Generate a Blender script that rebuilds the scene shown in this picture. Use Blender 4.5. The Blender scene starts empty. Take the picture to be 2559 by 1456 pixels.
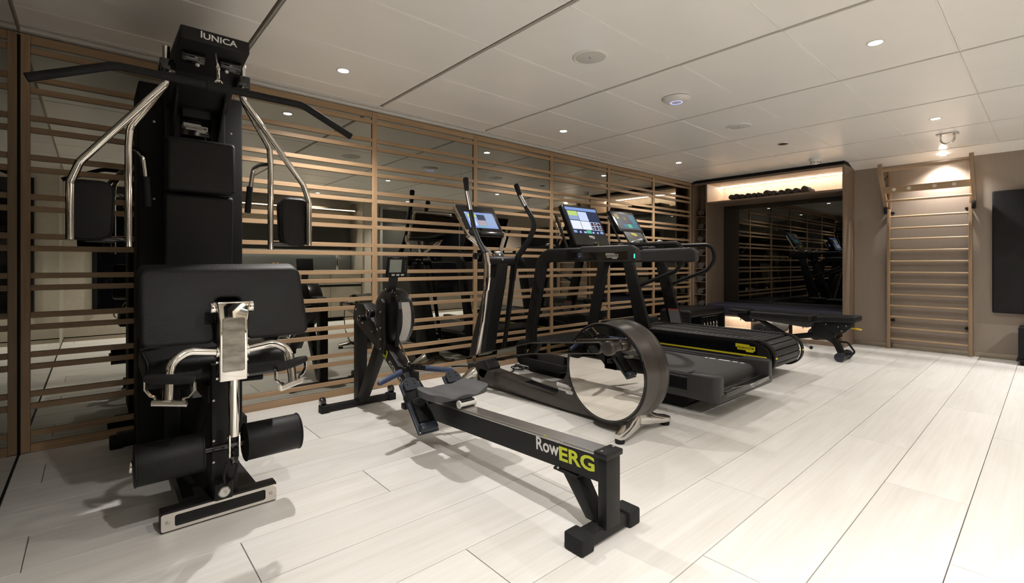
import bpy, bmesh, math, random
from mathutils import Vector as V, Matrix

random.seed(7)
SC = bpy.context.scene
COL = SC.collection
PI = math.pi

# ------------------------------------------------------------------ camera
# wide lens standing 1 m above the floor, level, with a small vertical shift
FOC, HORIZ = 1190.0, 660.0
YAW = math.radians(48.6)
cam_d = bpy.data.cameras.new('camera')
cam_d.sensor_fit = 'HORIZONTAL'
cam_d.sensor_width = 36.0
cam_d.lens = FOC / 2559.0 * 36.0
cam_d.shift_y = -(1456 / 2.0 - HORIZ) / 2559.0
cam_d.clip_start = 0.02
cam = bpy.data.objects.new('camera', cam_d)
cam.location = (0, 0, 1.0)
cam.rotation_euler = (math.radians(90), 0, YAW - math.radians(90))
COL.objects.link(cam)
SC.camera = cam

# ------------------------------------------------------------------ world and exposure
world = bpy.data.worlds.new('world')
SC.world = world
world.use_nodes = True
world.node_tree.nodes['Background'].inputs[0].default_value = (0.9, 0.85, 0.78, 1)
world.node_tree.nodes['Background'].inputs[1].default_value = 0.0
SC.view_settings.view_transform = 'Standard'
SC.view_settings.look = 'None'
SC.view_settings.exposure = 0.06
SC.view_settings.gamma = 1.0
SC.view_settings.use_curve_mapping = False

LW = [112.0, 55.0, 85.0, 14.0, 45.0, 28.0, 100.0, 310.0, 130.0, 220.0, 290.0, 70.0]   # watts of the recessed downlights
LAMP_C = (1.0, 0.96, 0.912)
LED_C = (1.0, 0.90, 0.79)

# ------------------------------------------------------------------ materials
MATS = {}
def mat(name, col, rough=0.5, metal=0.0, var=0.05, scale=(18, 18, 18), bump=0.0, bscale=220.0,
        emit=None, es=0.0, coat=0.0, rnd=0.0, spec=0.5, rvar=0.0, detail=3.0, distort=0.0):
    if name in MATS:
        return MATS[name]
    m = bpy.data.materials.new(name)
    m.use_nodes = True
    nt = m.node_tree
    N, L = nt.nodes, nt.links
    b = N['Principled BSDF']
    tc = N.new('ShaderNodeTexCoord')
    mp = N.new('ShaderNodeMapping')
    mp.inputs['Scale'].default_value = scale
    L.new(tc.outputs['Object'], mp.inputs['Vector'])
    nz = N.new('ShaderNodeTexNoise')
    nz.inputs['Scale'].default_value = 1.0
    nz.inputs['Detail'].default_value = detail
    nz.inputs['Distortion'].default_value = distort
    L.new(mp.outputs[0], nz.inputs['Vector'])
    if rnd:
        oi = N.new('ShaderNodeObjectInfo')
        ml = N.new('ShaderNodeMath'); ml.operation = 'MULTIPLY'; ml.inputs[1].default_value = 37.0
        cb = N.new('ShaderNodeCombineXYZ')
        L.new(oi.outputs['Random'], ml.inputs[0])
        for k in range(3):
            L.new(ml.outputs[0], cb.inputs[k])
        L.new(cb.outputs[0], mp.inputs['Location'])
    cr = N.new('ShaderNodeValToRGB')
    cr.color_ramp.elements[0].position = 0.3
    cr.color_ramp.elements[1].position = 0.7
    cr.color_ramp.elements[0].color = [max(0, c * (1 - var)) for c in col[:3]] + [1]
    cr.color_ramp.elements[1].color = [min(1, c * (1 + var)) for c in col[:3]] + [1]
    L.new(nz.outputs['Fac'], cr.inputs['Fac'])
    out = cr.outputs['Color']
    if rnd:
        mr = N.new('ShaderNodeMapRange')
        mr.inputs['To Min'].default_value = 1 - rnd
        mr.inputs['To Max'].default_value = 1 + rnd
        L.new(oi.outputs['Random'], mr.inputs['Value'])
        hs = N.new('ShaderNodeHueSaturation')
        L.new(mr.outputs[0], hs.inputs['Value'])
        L.new(out, hs.inputs['Color'])
        out = hs.outputs['Color']
    L.new(out, b.inputs['Base Color'])
    b.inputs['Roughness'].default_value = rough
    b.inputs['Metallic'].default_value = metal
    b.inputs['Specular IOR Level'].default_value = spec
    b.inputs['Coat Weight'].default_value = coat
    b.inputs['Coat Roughness'].default_value = 0.08
    if rvar:
        mr2 = N.new('ShaderNodeMapRange')
        mr2.inputs['To Min'].default_value = max(0.0, rough - rvar)
        mr2.inputs['To Max'].default_value = min(1.0, rough + rvar)
        L.new(nz.outputs['Fac'], mr2.inputs['Value'])
        L.new(mr2.outputs[0], b.inputs['Roughness'])
    if bump:
        n2 = N.new('ShaderNodeTexNoise')
        n2.inputs['Scale'].default_value = bscale
        n2.inputs['Detail'].default_value = 2.0
        L.new(tc.outputs['Object'], n2.inputs['Vector'])
        bp = N.new('ShaderNodeBump')
        bp.inputs['Strength'].default_value = bump
        bp.inputs['Distance'].default_value = 0.002
        L.new(n2.outputs['Fac'], bp.inputs['Height'])
        L.new(bp.outputs[0], b.inputs['Normal'])
    if emit:
        b.inputs['Emission Color'].default_value = (*emit[:3], 1)
        b.inputs['Emission Strength'].default_value = es
    MATS[name] = m
    return m

def wood(name, col, dark, axis=0, rough=0.45, rnd=0.05, fine=90.0, long=2.0, fig=0.5):
    """straight grained timber: noise stretched along one axis, shifted for every board"""
    if name in MATS:
        return MATS[name]
    m = bpy.data.materials.new(name)
    m.use_nodes = True
    nt = m.node_tree
    N, L = nt.nodes, nt.links
    b = N['Principled BSDF']
    tc = N.new('ShaderNodeTexCoord')
    oi = N.new('ShaderNodeObjectInfo')
    ml = N.new('ShaderNodeMath'); ml.operation = 'MULTIPLY'; ml.inputs[1].default_value = 53.0
    L.new(oi.outputs['Random'], ml.inputs[0])
    cb = N.new('ShaderNodeCombineXYZ')
    for k in range(3):
        L.new(ml.outputs[0], cb.inputs[k])
    ad = N.new('ShaderNodeVectorMath'); ad.operation = 'ADD'
    L.new(tc.outputs['Object'], ad.inputs[0]); L.new(cb.outputs[0], ad.inputs[1])
    facs = []
    for sc, dt, ds in ((fine, 4.0, 0.3), (fine * 0.12, 3.0, 1.6)):
        mp = N.new('ShaderNodeMapping')
        s = [sc, sc, sc]
        s[axis] = long if sc == fine else long * 0.6
        mp.inputs['Scale'].default_value = s
        L.new(ad.outputs[0], mp.inputs['Vector'])
        nz = N.new('ShaderNodeTexNoise')
        nz.inputs['Scale'].default_value = 1.0
        nz.inputs['Detail'].default_value = dt
        nz.inputs['Distortion'].default_value = ds
        L.new(mp.outputs[0], nz.inputs['Vector'])
        facs.append(nz.outputs['Fac'])
    mx = N.new('ShaderNodeMix'); mx.data_type = 'FLOAT'
    mx.inputs[0].default_value = fig
    L.new(facs[0], mx.inputs[2]); L.new(facs[1], mx.inputs[3])
    cr = N.new('ShaderNodeValToRGB')
    cr.color_ramp.elements[0].position = 0.34
    cr.color_ramp.elements[1].position = 0.62
    cr.color_ramp.elements[0].color = (*dark, 1)
    cr.color_ramp.elements[1].color = (*col, 1)
    L.new(mx.outputs[0], cr.inputs['Fac'])
    mr = N.new('ShaderNodeMapRange')
    mr.inputs['To Min'].default_value = 1 - rnd
    mr.inputs['To Max'].default_value = 1 + rnd
    L.new(oi.outputs['Random'], mr.inputs['Value'])
    hs = N.new('ShaderNodeHueSaturation')
    L.new(mr.outputs[0], hs.inputs['Value']); L.new(cr.outputs[0], hs.inputs['Color'])
    L.new(hs.outputs[0], b.inputs['Base Color'])
    b.inputs['Roughness'].default_value = rough
    bp = N.new('ShaderNodeBump')
    bp.inputs['Strength'].default_value = 0.08
    bp.inputs['Distance'].default_value = 0.002
    L.new(facs[0], bp.inputs['Height']); L.new(bp.outputs[0], b.inputs['Normal'])
    MATS[name] = m
    return m

BLK = mat('black powder coat', (0.011, 0.0108, 0.0112), 0.5, 0.0, 0.15, bump=0.15, bscale=500, spec=0.28)
BLKG = mat('black gloss plastic', (0.008, 0.008, 0.009), 0.12, 0.0, 0.1, coat=0.5)
BLKM = mat('black matt plastic', (0.009, 0.009, 0.0095), 0.62, 0.0, 0.15, spec=0.22)
LEA = mat('black leatherette', (0.007, 0.0068, 0.007), 0.52, 0.0, 0.12, bump=0.5, bscale=260, spec=0.3)
RUB = mat('black rubber', (0.014, 0.014, 0.0145), 0.7, 0.0, 0.15, bump=0.2, bscale=300, spec=0.25)
GRY = mat('anthracite plastic', (0.04, 0.039, 0.039), 0.42, 0.0, 0.06, spec=0.35)
GRAPH = mat('graphite metal paint', (0.075, 0.066, 0.06), 0.33, 0.55, 0.05)
SEATG = mat('grey seat foam', (0.075, 0.075, 0.08), 0.6, 0.0, 0.05)
CHR = mat('polished chrome', (0.82, 0.79, 0.75), 0.06, 1.0, 0.02, rvar=0.03)
STL = mat('brushed steel', (0.55, 0.54, 0.52), 0.32, 1.0, 0.08, scale=(6, 200, 200))
ALU = mat('cast polished aluminium', (0.72, 0.7, 0.67), 0.16, 1.0, 0.04, rvar=0.06)
GRILL = mat('silver perforated mesh', (0.5, 0.48, 0.46), 0.45, 0.6, 0.2, scale=(500, 500, 500))
BLU = mat('navy rubber grip', (0.035, 0.055, 0.12), 0.45, 0.0, 0.08)
DBLU = mat('dark slate plastic', (0.022, 0.028, 0.04), 0.4, 0.0, 0.08)
WHT = mat('white print', (0.75, 0.74, 0.72), 0.5, 0.0, 0.03)
SIL = mat('silver print', (0.5, 0.49, 0.47), 0.4, 0.3, 0.03)
LIME = mat('lime print', (0.62, 0.68, 0.03), 0.5, 0.0, 0.03)
YEL = mat('yellow stripe', (0.8, 0.72, 0.02), 0.45, 0.0, 0.03)
CEILM = mat('cream ceiling panel', (0.92, 0.90, 0.86), 0.28, 0.0, 0.015, scale=(3, 3, 3))
WHITEP = mat('white plastic', (0.78, 0.76, 0.72), 0.4, 0.0, 0.02)
DARKV = mat('dark void', (0.006, 0.006, 0.006), 0.9, 0.0, 0.1)
TAUPE = mat('taupe wall panel', (0.3, 0.245, 0.2), 0.42, 0.0, 0.03, scale=(90, 90, 4), bump=0.05)
WSLAT = wood('oak slat', (0.44, 0.295, 0.172), (0.33, 0.21, 0.118), 0, 0.42, 0.05)
WPOST = wood('oak post', (0.44, 0.295, 0.172), (0.33, 0.21, 0.118), 2, 0.42, 0.05)
WBAR = wood('ash wall bar', (0.44, 0.31, 0.19), (0.34, 0.235, 0.14), 1, 0.4, 0.05)
WBARV = wood('ash wall bar upright', (0.34, 0.23, 0.137), (0.255, 0.168, 0.098), 2, 0.4, 0.05)
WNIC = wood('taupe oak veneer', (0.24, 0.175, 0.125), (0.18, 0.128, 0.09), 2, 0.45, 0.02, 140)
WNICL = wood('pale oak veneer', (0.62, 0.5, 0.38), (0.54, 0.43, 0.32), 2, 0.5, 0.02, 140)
WFLR = wood('bleached oak plank', (0.80, 0.783, 0.752), (0.715, 0.69, 0.65), 0, 0.4, 0.045, 60.0, 1.6, 0.55)
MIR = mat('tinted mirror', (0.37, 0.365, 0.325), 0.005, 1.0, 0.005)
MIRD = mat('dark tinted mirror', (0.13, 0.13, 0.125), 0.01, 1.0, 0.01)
MIRL = mat('smoked glass wall', (0.22, 0.215, 0.195), 0.02, 1.0, 0.01)
MIRW = mat('clear mirror disc', (0.83, 0.79, 0.73), 0.005, 1.0, 0.005)
NAVY = mat('navy upholstery', (0.018, 0.018, 0.034), 0.7, 0.0, 0.1, bump=0.3, bscale=400)
TOWEL = mat('charcoal towel', (0.075, 0.062, 0.057), 0.95, 0.0, 0.25, scale=(120, 120, 120), bump=0.9, bscale=500)
MATM = mat('black exercise mat', (0.018, 0.018, 0.019), 0.8, 0.0, 0.15, bump=0.3, bscale=300)
LAMP = mat('lamp lens', (1, 1, 1), 0.5, 0, 0.0, emit=(1, 0.93, 0.82), es=60)
LEDM = mat('led strip', (1, 1, 1), 0.5, 0, 0.0, emit=LED_C, es=34)

# ------------------------------------------------------------------ mesh helpers
def fillet(pts, r, n=6, closed=False):
    """round the corners of a 2D or 3D polyline; r is a number or one per corner"""
    P = [V(p) for p in pts]
    out, N = [], len(P)
    for i, p in enumerate(P):
        ri = r[i] if isinstance(r, (list, tuple)) else r
        if (not closed and i in (0, N - 1)) or ri <= 0:
            out.append(p.copy()); continue
        a, b = P[i - 1], P[(i + 1) % N]
        da, db = (a - p), (b - p)
        la, lb = da.length, db.length
        da, db = da / la, db / lb
        ang = math.acos(max(-1, min(1, da.dot(db))))
        if ang > PI - 0.02:
            out.append(p.copy()); continue
        d = min(ri / math.tan(ang / 2), la * 0.49, lb * 0.49)
        rr = d * math.tan(ang / 2)
        bis = (da + db).normalized()
        c = p + bis * (rr / math.sin(ang / 2))
        s, e = (p + da * d) - c, (p + db * d) - c
        tot = math.acos(max(-1, min(1, s.dot(e) / (s.length * e.length))))
        for k in range(n + 1):
            t = k / n
            out.append(c + (s * math.sin((1 - t) * tot) + e * math.sin(t * tot)) / math.sin(tot))
    return out

def arc(c, r, a0, a1, n):
    return [(c[0] + r * math.cos(a0 + (a1 - a0) * k / n), c[1] + r * math.sin(a0 + (a1 - a0) * k / n)) for k in range(n + 1)]

class MB:
    def __init__(s):
        s.v, s.f = [], []
    def add(s, vs, fs):
        o = len(s.v)
        s.v += [tuple(x) for x in vs]
        s.f += [tuple(i + o for i in f) for f in fs]
        return s
    def bm(s, b, M=None):
        b.verts.ensure_lookup_table(); b.verts.index_update()
        vs = [(M @ x.co if M else x.co.copy()) for x in b.verts]
        fs = [[x.index for x in f.verts] for f in b.faces]
        b.free()
        return s.add(vs, fs)
    def box(s, c, d, bev=0.0, seg=2, rot=None, M=None):
        b = bmesh.new()
        bmesh.ops.create_cube(b, size=1.0)
        bmesh.ops.scale(b, vec=d, verts=b.verts)
        if bev:
            bmesh.ops.bevel(b, geom=list(b.edges), offset=min(bev, min(d) * 0.49), segments=seg, profile=0.5, affect='EDGES')
        T = Matrix.Translation(c)
        if rot:
            R = Matrix.Identity(4)
            for ax, an in rot:
                R = R @ Matrix.Rotation(an, 4, ax)
            T = T @ R
        return s.bm(b, (M @ T) if M else T)
    def box2(s, a, b, bev=0.0, seg=2):
        return s.box([(a[k] + b[k]) / 2 for k in range(3)], [abs(b[k] - a[k]) for k in range(3)], bev, seg)
    def prism(s, poly, axis, a, b, bev=0.0, seg=2, fmap=None):
        """polygon in the plane across an axis, pulled from a to b (axis x: (y,z), y: (x,z), z: (x,y))"""
        def P(p, h):
            if axis == 'x': return (h, p[0], p[1])
            if axis == 'y': return (p[0], h, p[1])
            return (p[0], p[1], h)
        bm_ = bmesh.new()
        lo = [bm_.verts.new(P(p, a)) for p in poly]
        hi = [bm_.verts.new(P(p, b)) for p in poly]
        n = len(poly)
        f0 = bm_.faces.new(lo); f1 = bm_.faces.new(list(reversed(hi)))
        for i in range(n):
            bm_.faces.new((lo[i], hi[i], hi[(i + 1) % n], lo[(i + 1) % n]))
        bmesh.ops.recalc_face_normals(bm_, faces=bm_.faces)
        if bev:
            ed = list(set(list(f0.edges) + list(f1.edges)))
            bmesh.ops.bevel(bm_, geom=ed, offset=bev, segments=seg, profile=0.5, affect='EDGES')
        return s.bm(bm_)
    def ringloft(s, rings, cap=True, closed=False):
        n = len(rings[0]); vs = [p for r in rings for p in r]; fs = []
        m = len(rings)
        for i in range(m if closed else m - 1):
            j = (i + 1) % m
            for k in range(n):
                l = (k + 1) % n
                fs.append((i * n + k, i * n + l, j * n + l, j * n + k))
        if cap and not closed:
            fs.append(tuple(range(n - 1, -1, -1)))
            fs.append(tuple((m - 1) * n + k for k in range(n)))
        return s.add(vs, fs)
    def tube(s, path, r, n=12, closed=False, ends=True):
        P = [V(p) for p in path]
        m = len(P)
        T = []
        for i in range(m):
            if closed:
                t = (P[(i + 1) % m] - P[i - 1])
            else:
                t = P[min(i + 1, m - 1)] - P[max(i - 1, 0)]
            T.append(t.normalized())
        up = V((0, 0, 1)) if abs(T[0].z) < 0.9 else V((1, 0, 0))
        nrm = (up - T[0] * up.dot(T[0])).normalized()
        rings = []
        for i in range(m):
            if i:
                nrm = (nrm - T[i] * nrm.dot(T[i])).normalized()
            bn = T[i].cross(nrm)
            rr = r[i] if isinstance(r, (list, tuple)) else r
            rings.append([P[i] + (nrm * math.cos(2 * PI * k / n) + bn * math.sin(2 * PI * k / n)) * rr for k in range(n)])
        return s.ringloft(rings, ends, closed)
    def sweep(s, path, sec, side=(1, 0, 0)):
        """sweep a cross-section [(a,b)] along a path; a runs along side, b across"""
        P = [V(p) for p in path]; m = len(P); rings = []
        for i in range(m):
            t = (P[min(i + 1, m - 1)] - P[max(i - 1, 0)]).normalized()
            sd = V(side); sd = (sd - t * sd.dot(t)).normalized()
            nb = t.cross(sd)
            sc = sec[i] if isinstance(sec[0][0], (list, tuple)) else sec
            rings.append([P[i] + sd * a + nb * b for a, b in sc])
        return s.ringloft(rings)
    def cyl(s, p0, p1, r, n=20, bev=0.0):
        p0, p1 = V(p0), V(p1)
        d = (p1 - p0).normalized()
        if not bev:
            return s.tube([p0, p1], r, n)
        L = (p1 - p0).length
        return s.lathe([(0.0001, 0), (r - bev, 0), (r - bev * 0.3, bev * 0.3), (r, bev), (r, L - bev), (r - bev * 0.3, L - bev * 0.3), (r - bev, L), (0.0001, L)], p0, d, n)
    def lathe(s, prof, o, axis, n=24):
        ax = V(axis).normalized(); o = V(o)
        u = (V((0, 0, 1)) if abs(ax.z) < 0.9 else V((1, 0, 0)))
        u = (u - ax * u.dot(ax)).normalized(); w = ax.cross(u)
        rings = [[o + ax * h + (u * math.cos(2 * PI * k / n) + w * math.sin(2 * PI * k / n)) * r for k in range(n)] for r, h in prof]
        if prof[0][0] > 0.001:
            return s.ringloft(rings, False, True)
        return s.ringloft(rings, True)
    def sph(s, c, r, n=12, sq=(1, 1, 1)):
        b = bmesh.new()
        bmesh.ops.create_uvsphere(b, u_segments=n, v_segments=max(6, n // 2), radius=r)
        bmesh.ops.scale(b, vec=sq, verts=b.verts)
        return s.bm(b, Matrix.Translation(c))
    def mesh(s, name, material, o=(0, 0, 0), ang=38.0):
        me = bpy.data.meshes.new(name)
        ox, oy, oz = o
        me.from_pydata([(x - ox, y - oy, z - oz) for x, y, z in s.v], [], s.f)
        b = bmesh.new(); b.from_mesh(me)
        bmesh.ops.recalc_face_normals(b, faces=b.faces)
        b.to_mesh(me); b.free()
        me.polygons.foreach_set('use_smooth', [True] * len(me.polygons))
        me.set_sharp_from_angle(angle=math.radians(ang))
        me.materials.append(material)
        return me

ORG = {}          # world origin of every thing, inherited by its parts
def link(name, me, parent=None, loc=None):
    ob = bpy.data.objects.new(name, me)
    COL.objects.link(ob)
    if parent is not None:
        ob.parent = parent
        ORG[ob.name] = ORG[parent.name]
    if loc is not None:
        ob.location = loc
    return ob
def part(name, mb, material, parent, ang=38.0, label=None):
    ob = link(name, mb.mesh(name, material, ORG[parent.name], ang), parent)
    if label: ob['label'] = label
    return ob
def tag(o, label=None, cat=None, group=None, kind=None):
    if label: o['label'] = label
    if cat: o['category'] = cat
    if group: o['group'] = group
    if kind: o['kind'] = kind
    return o
def thing(name, label, cat, loc=(0, 0, 0), group=None):
    o = bpy.data.objects.new(name, None)
    COL.objects.link(o)
    o.location = loc
    o.empty_display_size = 0.1
    ORG[o.name] = tuple(loc)
    return tag(o, label, cat, group)
def single(name, mb, material, label, cat, loc=(0, 0, 0), group=None, ang=38.0):
    o = link(name, mb.mesh(name, material, loc, ang), None, loc)
    ORG[o.name] = tuple(loc)
    return tag(o, label, cat, group)
def struct(name, mb, material, loc=(0, 0, 0), ang=38.0):
    o = link(name, mb.mesh(name, material, loc, ang), None, loc)
    ORG[o.name] = tuple(loc)
    o['kind'] = 'structure'
    return o
def copies(name, me, parent, locs):
    out = []
    for l in locs:
        ob = bpy.data.objects.new(name, me)
        COL.objects.link(ob)
        ob.parent = parent
        po = ORG[parent.name]
        ob.location = (l[0] - po[0], l[1] - po[1], l[2] - po[2])
        ORG[ob.name] = tuple(l)
        out.append(ob)
    return out

def lettering(parent, body, o, ux, uy, h, material, name='lettering', width=None, off=0.0, depth=0.0006, italic=0.0):
    """raised print: text mesh laid on a surface; o is the centre, ux reading direction, uy up"""
    cu = bpy.data.curves.new('text', 'FONT')
    cu.body = body; cu.size = 1.0; cu.extrude = 0.0; cu.offset = off; cu.resolution_u = 3; cu.shear = italic
    tmp = bpy.data.objects.new('text', cu)
    COL.objects.link(tmp)
    bpy.context.view_layer.update()
    dg = bpy.context.evaluated_depsgraph_get()
    me = bpy.data.meshes.new_from_object(tmp.evaluated_get(dg))
    bpy.data.objects.remove(tmp); bpy.data.curves.remove(cu)
    xs = [v.co.x for v in me.vertices]; ys = [v.co.y for v in me.vertices]
    x0, x1, y0, y1 = min(xs), max(xs), min(ys), max(ys)
    sy = h / (y1 - y0); sx = (width / (x1 - x0)) if width else sy
    ux = V(ux).normalized(); uy = V(uy); uy = (uy - ux * uy.dot(ux)).normalized(); nn = ux.cross(uy)
    po = V(ORG[parent.name]); O = V(o)
    for v in me.vertices:
        v.co = O + ux * ((v.co.x - (x0 + x1) / 2) * sx) + uy * ((v.co.y - (y0 + y1) / 2) * sy) + nn * depth - po
    me.materials.clear(); me.materials.append(material)
    ob = link(name, me, parent)
    return ob

BADGE = [(0, .40), (.70, .38), (.74, .31), (1, .31), (1, .09), (.93, .07), (.90, 0), (.56, 0), (.52, .085), (.10, .085), (.08, .2), (0, .22)]
def badge(parent, o, ux, uy, w, plate, ink):
    """stepped maker's plate with lettering"""
    ux = V(ux).normalized(); uy = V(uy); uy = (uy - ux * uy.dot(ux)).normalized(); nn = ux.cross(uy)
    O = V(o)
    f = [O + ux * ((x - .5) * w) + uy * ((y - .2) * w) + nn * 0.0015 for x, y in BADGE]
    bk = [p - nn * 0.002 for p in f]
    n = len(f)
    m = MB().add(f + bk, [tuple(range(n))] + [(i, i + n, (i + 1) % n + n, (i + 1) % n) for i in range(n)])
    p = part('maker_plate', m, plate, parent)
    lettering(p, 'TECHNOGYM', O + uy * (w * 0.0) + nn * 0.0016, ux, uy, w * .115, ink, width=w * .86, off=0.012)
    return p
# ================================================================== the setting
ZC = 2.245                      # ceiling height
XL, XB = -0.288, 7.2            # smoked glass wall on the left, taupe wall at the far end
YS, YM, YR = 3.583, 3.595, -1.72  # front of the slats, mirror behind them, wall behind the camera

# ---- floor of wide planks, every third row aligned
floor = struct('floor', MB().box2((XL, YR, -0.06), (7.45, 3.72, -0.012)), mat('joint filler', (0.2, 0.165, 0.12), 0.8))
PW, PL = 0.2838, 1.75
plank_me = MB().box((0, 0, -0.006), (PL - 0.003, PW - 0.003, 0.012), 0.0008, 1).mesh('plank', WFLR)
stag = {0: 0.40, 1: 0.985, 2: 1.575}
def cut_plank(x0, x1, y0, y1):
    return MB().box(((x1 - x0) / 2, (y1 - y0) / 2, -0.006), (x1 - x0 - 0.003, y1 - y0 - 0.003, 0.012), 0.0008, 1).mesh('plank', WFLR)
row = -7
while True:
    y0 = 0.795 + PW * row
    y1 = y0 + PW
    if y0 > YM + 0.05: break
    if y1 > YR:
        a, b = max(y0, YR), min(y1, 3.72)
        k = stag[row % 3] - 2 * PL
        while k < 7.4:
            x0, x1 = max(k, XL), min(k + PL, 7.4)
            if x1 - x0 > 0.02:
                if x1 - x0 > PL - 0.01 and b - a > PW - 0.01:
                    copies('plank', plank_me, floor, [((x0 + x1) / 2, (a + b) / 2, 0)])
                else:
                    copies('plank', cut_plank(x0, x1, a, b), floor, [(x0, a, 0)])
            k += PL
    row += 1

# ---- ceiling of lay-in panels between open tracks
ceiling = struct('ceiling', MB().box2((XL - 0.05, YR - 0.05, ZC + 0.07), (7.5, 3.75, ZC + 0.12)), DARKV)
TR = [XL - 0.015, 0.672, 1.712, 2.757, 3.815, 4.855, 5.888, 6.925]
JY = [YR, -1.412, -0.822, -0.232, 0.358, 0.952, 1.54, 2.13, 2.712, 3.30, 3.505]
cpan = {}
for i in range(len(TR) - 1):
    for j in range(len(JY) - 1):
        w, d = round(TR[i + 1] - TR[i] - 0.03, 3), round(JY[j + 1] - JY[j] - 0.0008, 4)
        if (w, d) not in cpan:
            m = MB().box((0, 0, 0.02), (w, d, 0.04), 0.0015, 1)
            for sgn in (-1, 1):
                m.box((0, sgn * (d / 2 - 0.0045), -0.0005), (w - 0.004, 0.008, 0.003), 0.0012, 1)
            cpan[(w, d)] = m.mesh('ceiling_panel', CEILM)
        copies('ceiling_panel', cpan[(w, d)], ceiling, [((TR[i] + TR[i + 1]) / 2, (JY[j] + JY[j + 1]) / 2, ZC)])
# tracks above the gaps show a dark channel with one beige flank
trk = MB().box((0, 0, 0), (0.012, 3.505 - YR, 0.03)).mesh('track_flank', mat('track enamel', (0.42, 0.39, 0.34), 0.5))
copies('track_flank', trk, ceiling, [(x + 0.009, (3.505 + YR) / 2, ZC + 0.022) for x in TR[1:]])
# sloping margin strip above the taupe wall
part('margin_strip', MB().prism([(6.945, ZC), (7.26, 2.165), (7.26, 2.30), (6.945, ZC + 0.05)], 'y', YR, 1.66), CEILM, ceiling)

# ---- wall behind: slatted screen over tinted mirror
wall_left = struct('wall_left', MB().box2((XL - 0.1, YM + 0.012, -0.05), (7.5, YM + 0.12, ZC + 0.1)), DARKV)
POSTX = [XL, 0.690, 1.696, 2.703, 3.735, 4.742, 5.734, 6.76]
for i in range(len(POSTX) - 1):
    part('mirror_panel', MB().box2((POSTX[i] + 0.001, YM, 0.01), (POSTX[i + 1] - 0.001, YM + 0.01, ZC - 0.02)), MIR, wall_left)
post_me = MB().box((0, 0, 1.11), (0.042, YM - YS, 2.21), 0.0015, 1).mesh('post', WPOST)
copies('post', post_me, wall_left, [(x + 0.021 if i == 0 else x, (YS + YM) / 2, 0) for i, x in enumerate(POSTX[:-1])] + [(POSTX[-1] - 0.021, (YS + YM) / 2, 0)])
SLZ = [2.135]
for k in range(9):
    SLZ += [1.988 - 0.2097 * k, 1.9235 - 0.2097 * k]
SLZ.append(0.102)
slat_me = {}
for i in range(len(POSTX) - 1):
    x0 = POSTX[i] + (0.042 if i == 0 else 0.021)
    x1 = POSTX[i + 1] - (0.042 if i == len(POSTX) - 2 else 0.021)
    w = round(x1 - x0 - 0.001, 4)
    for kind, h in (('slat', 0.030), ('rail', 0.046)):
        key = (kind, w)
        if key not in slat_me:
            slat_me[key] = MB().box((0, 0, 0), (w, YM - YS - 0.001, h), 0.0015, 1).mesh(kind, WSLAT)
    xc = (x0 + x1) / 2
    copies('slat', slat_me[('slat', w)], wall_left, [(xc, (YS + YM) / 2, z) for z in SLZ])
    copies('rail', slat_me[('rail', w)], wall_left, [(xc, (YS + YM) / 2, 2.192), (xc, (YS + YM) / 2, 0.024)])
# air slot profile between screen and ceiling
tr = struct('trim_1', MB().box2((XL, 3.555, 2.222), (6.76, 3.597, 2.25), 0.002), WHITEP)
part('lip', MB().box2((XL, 3.512, 2.236), (6.76, 3.538, 2.252), 0.002), WHITEP, tr)
part('void', MB().box2((XL, 3.507, 2.256), (6.76, 3.56, 2.26)), DARKV, tr)
clip_me = MB().box((0, 0, 0), (0.008, 0.02, 0.012)).mesh('clip', WHITEP)
copies('clip', clip_me, tr, [(XL + 0.07 + 0.096 * k, 3.546, 2.243) for k in range(73)])

# ---- smoked glass wall on the left with a dark foot channel
wf = struct('wall_front', MB().box2((XL - 0.03, -0.5, 0.0), (XL, 3.597, ZC - 0.02)), MIRL)
part('bounce_partition', MB().box2((XL - 0.03, YR, 0.0), (XL, -0.5, ZC - 0.02)), mat('pale partition', (0.42, 0.39, 0.33), 0.5), wf)  # unseen stretch added in a pale finish to bounce light into the room
part('foot_channel', MB().box2((XL - 0.001, YR, 0.0), (XL + 0.004, 3.58, 0.012)), BLKM, wf)
part('corner_bead', MB().box2((XL, 3.568, 0.0), (XL + 0.006, 3.582, 2.2)), BLKM, wf)
part('head_channel', MB().box2((XL, YR, 2.222), (XL + 0.006, 3.57, 2.246)), mat('head channel', (0.3, 0.26, 0.21), 0.5), wf)

# ---- taupe wall at the far end, with metal skirting
wb = struct('wall_back', MB().box2((XB, YR, 0.0), (XB + 0.06, 1.66, 2.30)), TAUPE)
sk = struct('baseboard_back', MB().box2((XB - 0.006, YR, 0.0), (XB, 1.646, 0.055), 0.001, 1), mat('satin steel skirting', (0.36, 0.31, 0.25), 0.28, 0.85, 0.05))

# ---- wall behind the camera: seen only in the mirrors
wr = struct('wall_right', MB().box2((XL - 0.05, YR - 0.1, 0.0), (7.3, YR, 2.32)), mat('beige partition', (0.6, 0.55, 0.47), 0.5))
GLZ = mat('night window', (0.004, 0.004, 0.005), 0.04, 0.0, 0.0)
STEELF = mat('grey door frame', (0.32, 0.31, 0.29), 0.4, 0.5)
win = struct('window_1', MB().box2((5.34, YR, 0.32), (7.15, YR + 0.012, 2.14)), GLZ)
for a in ((5.32, 5.37), (6.22, 6.26), (7.13, 7.18)):
    part('window_frame', MB().box2((a[0], YR, 0.30), (a[1], YR + 0.03, 2.16), 0.003), BLKM, win)
part('window_sill', MB().box2((5.30, YR, 0.28), (7.18, YR + 0.09, 0.32), 0.004), STEELF, win)
dr = struct('door_1', MB().box2((4.36, YR, 0.0), (5.2, YR + 0.01, 2.1)), mat('door glass', (0.05, 0.05, 0.045), 0.05, 0.0, 0.0))
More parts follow.
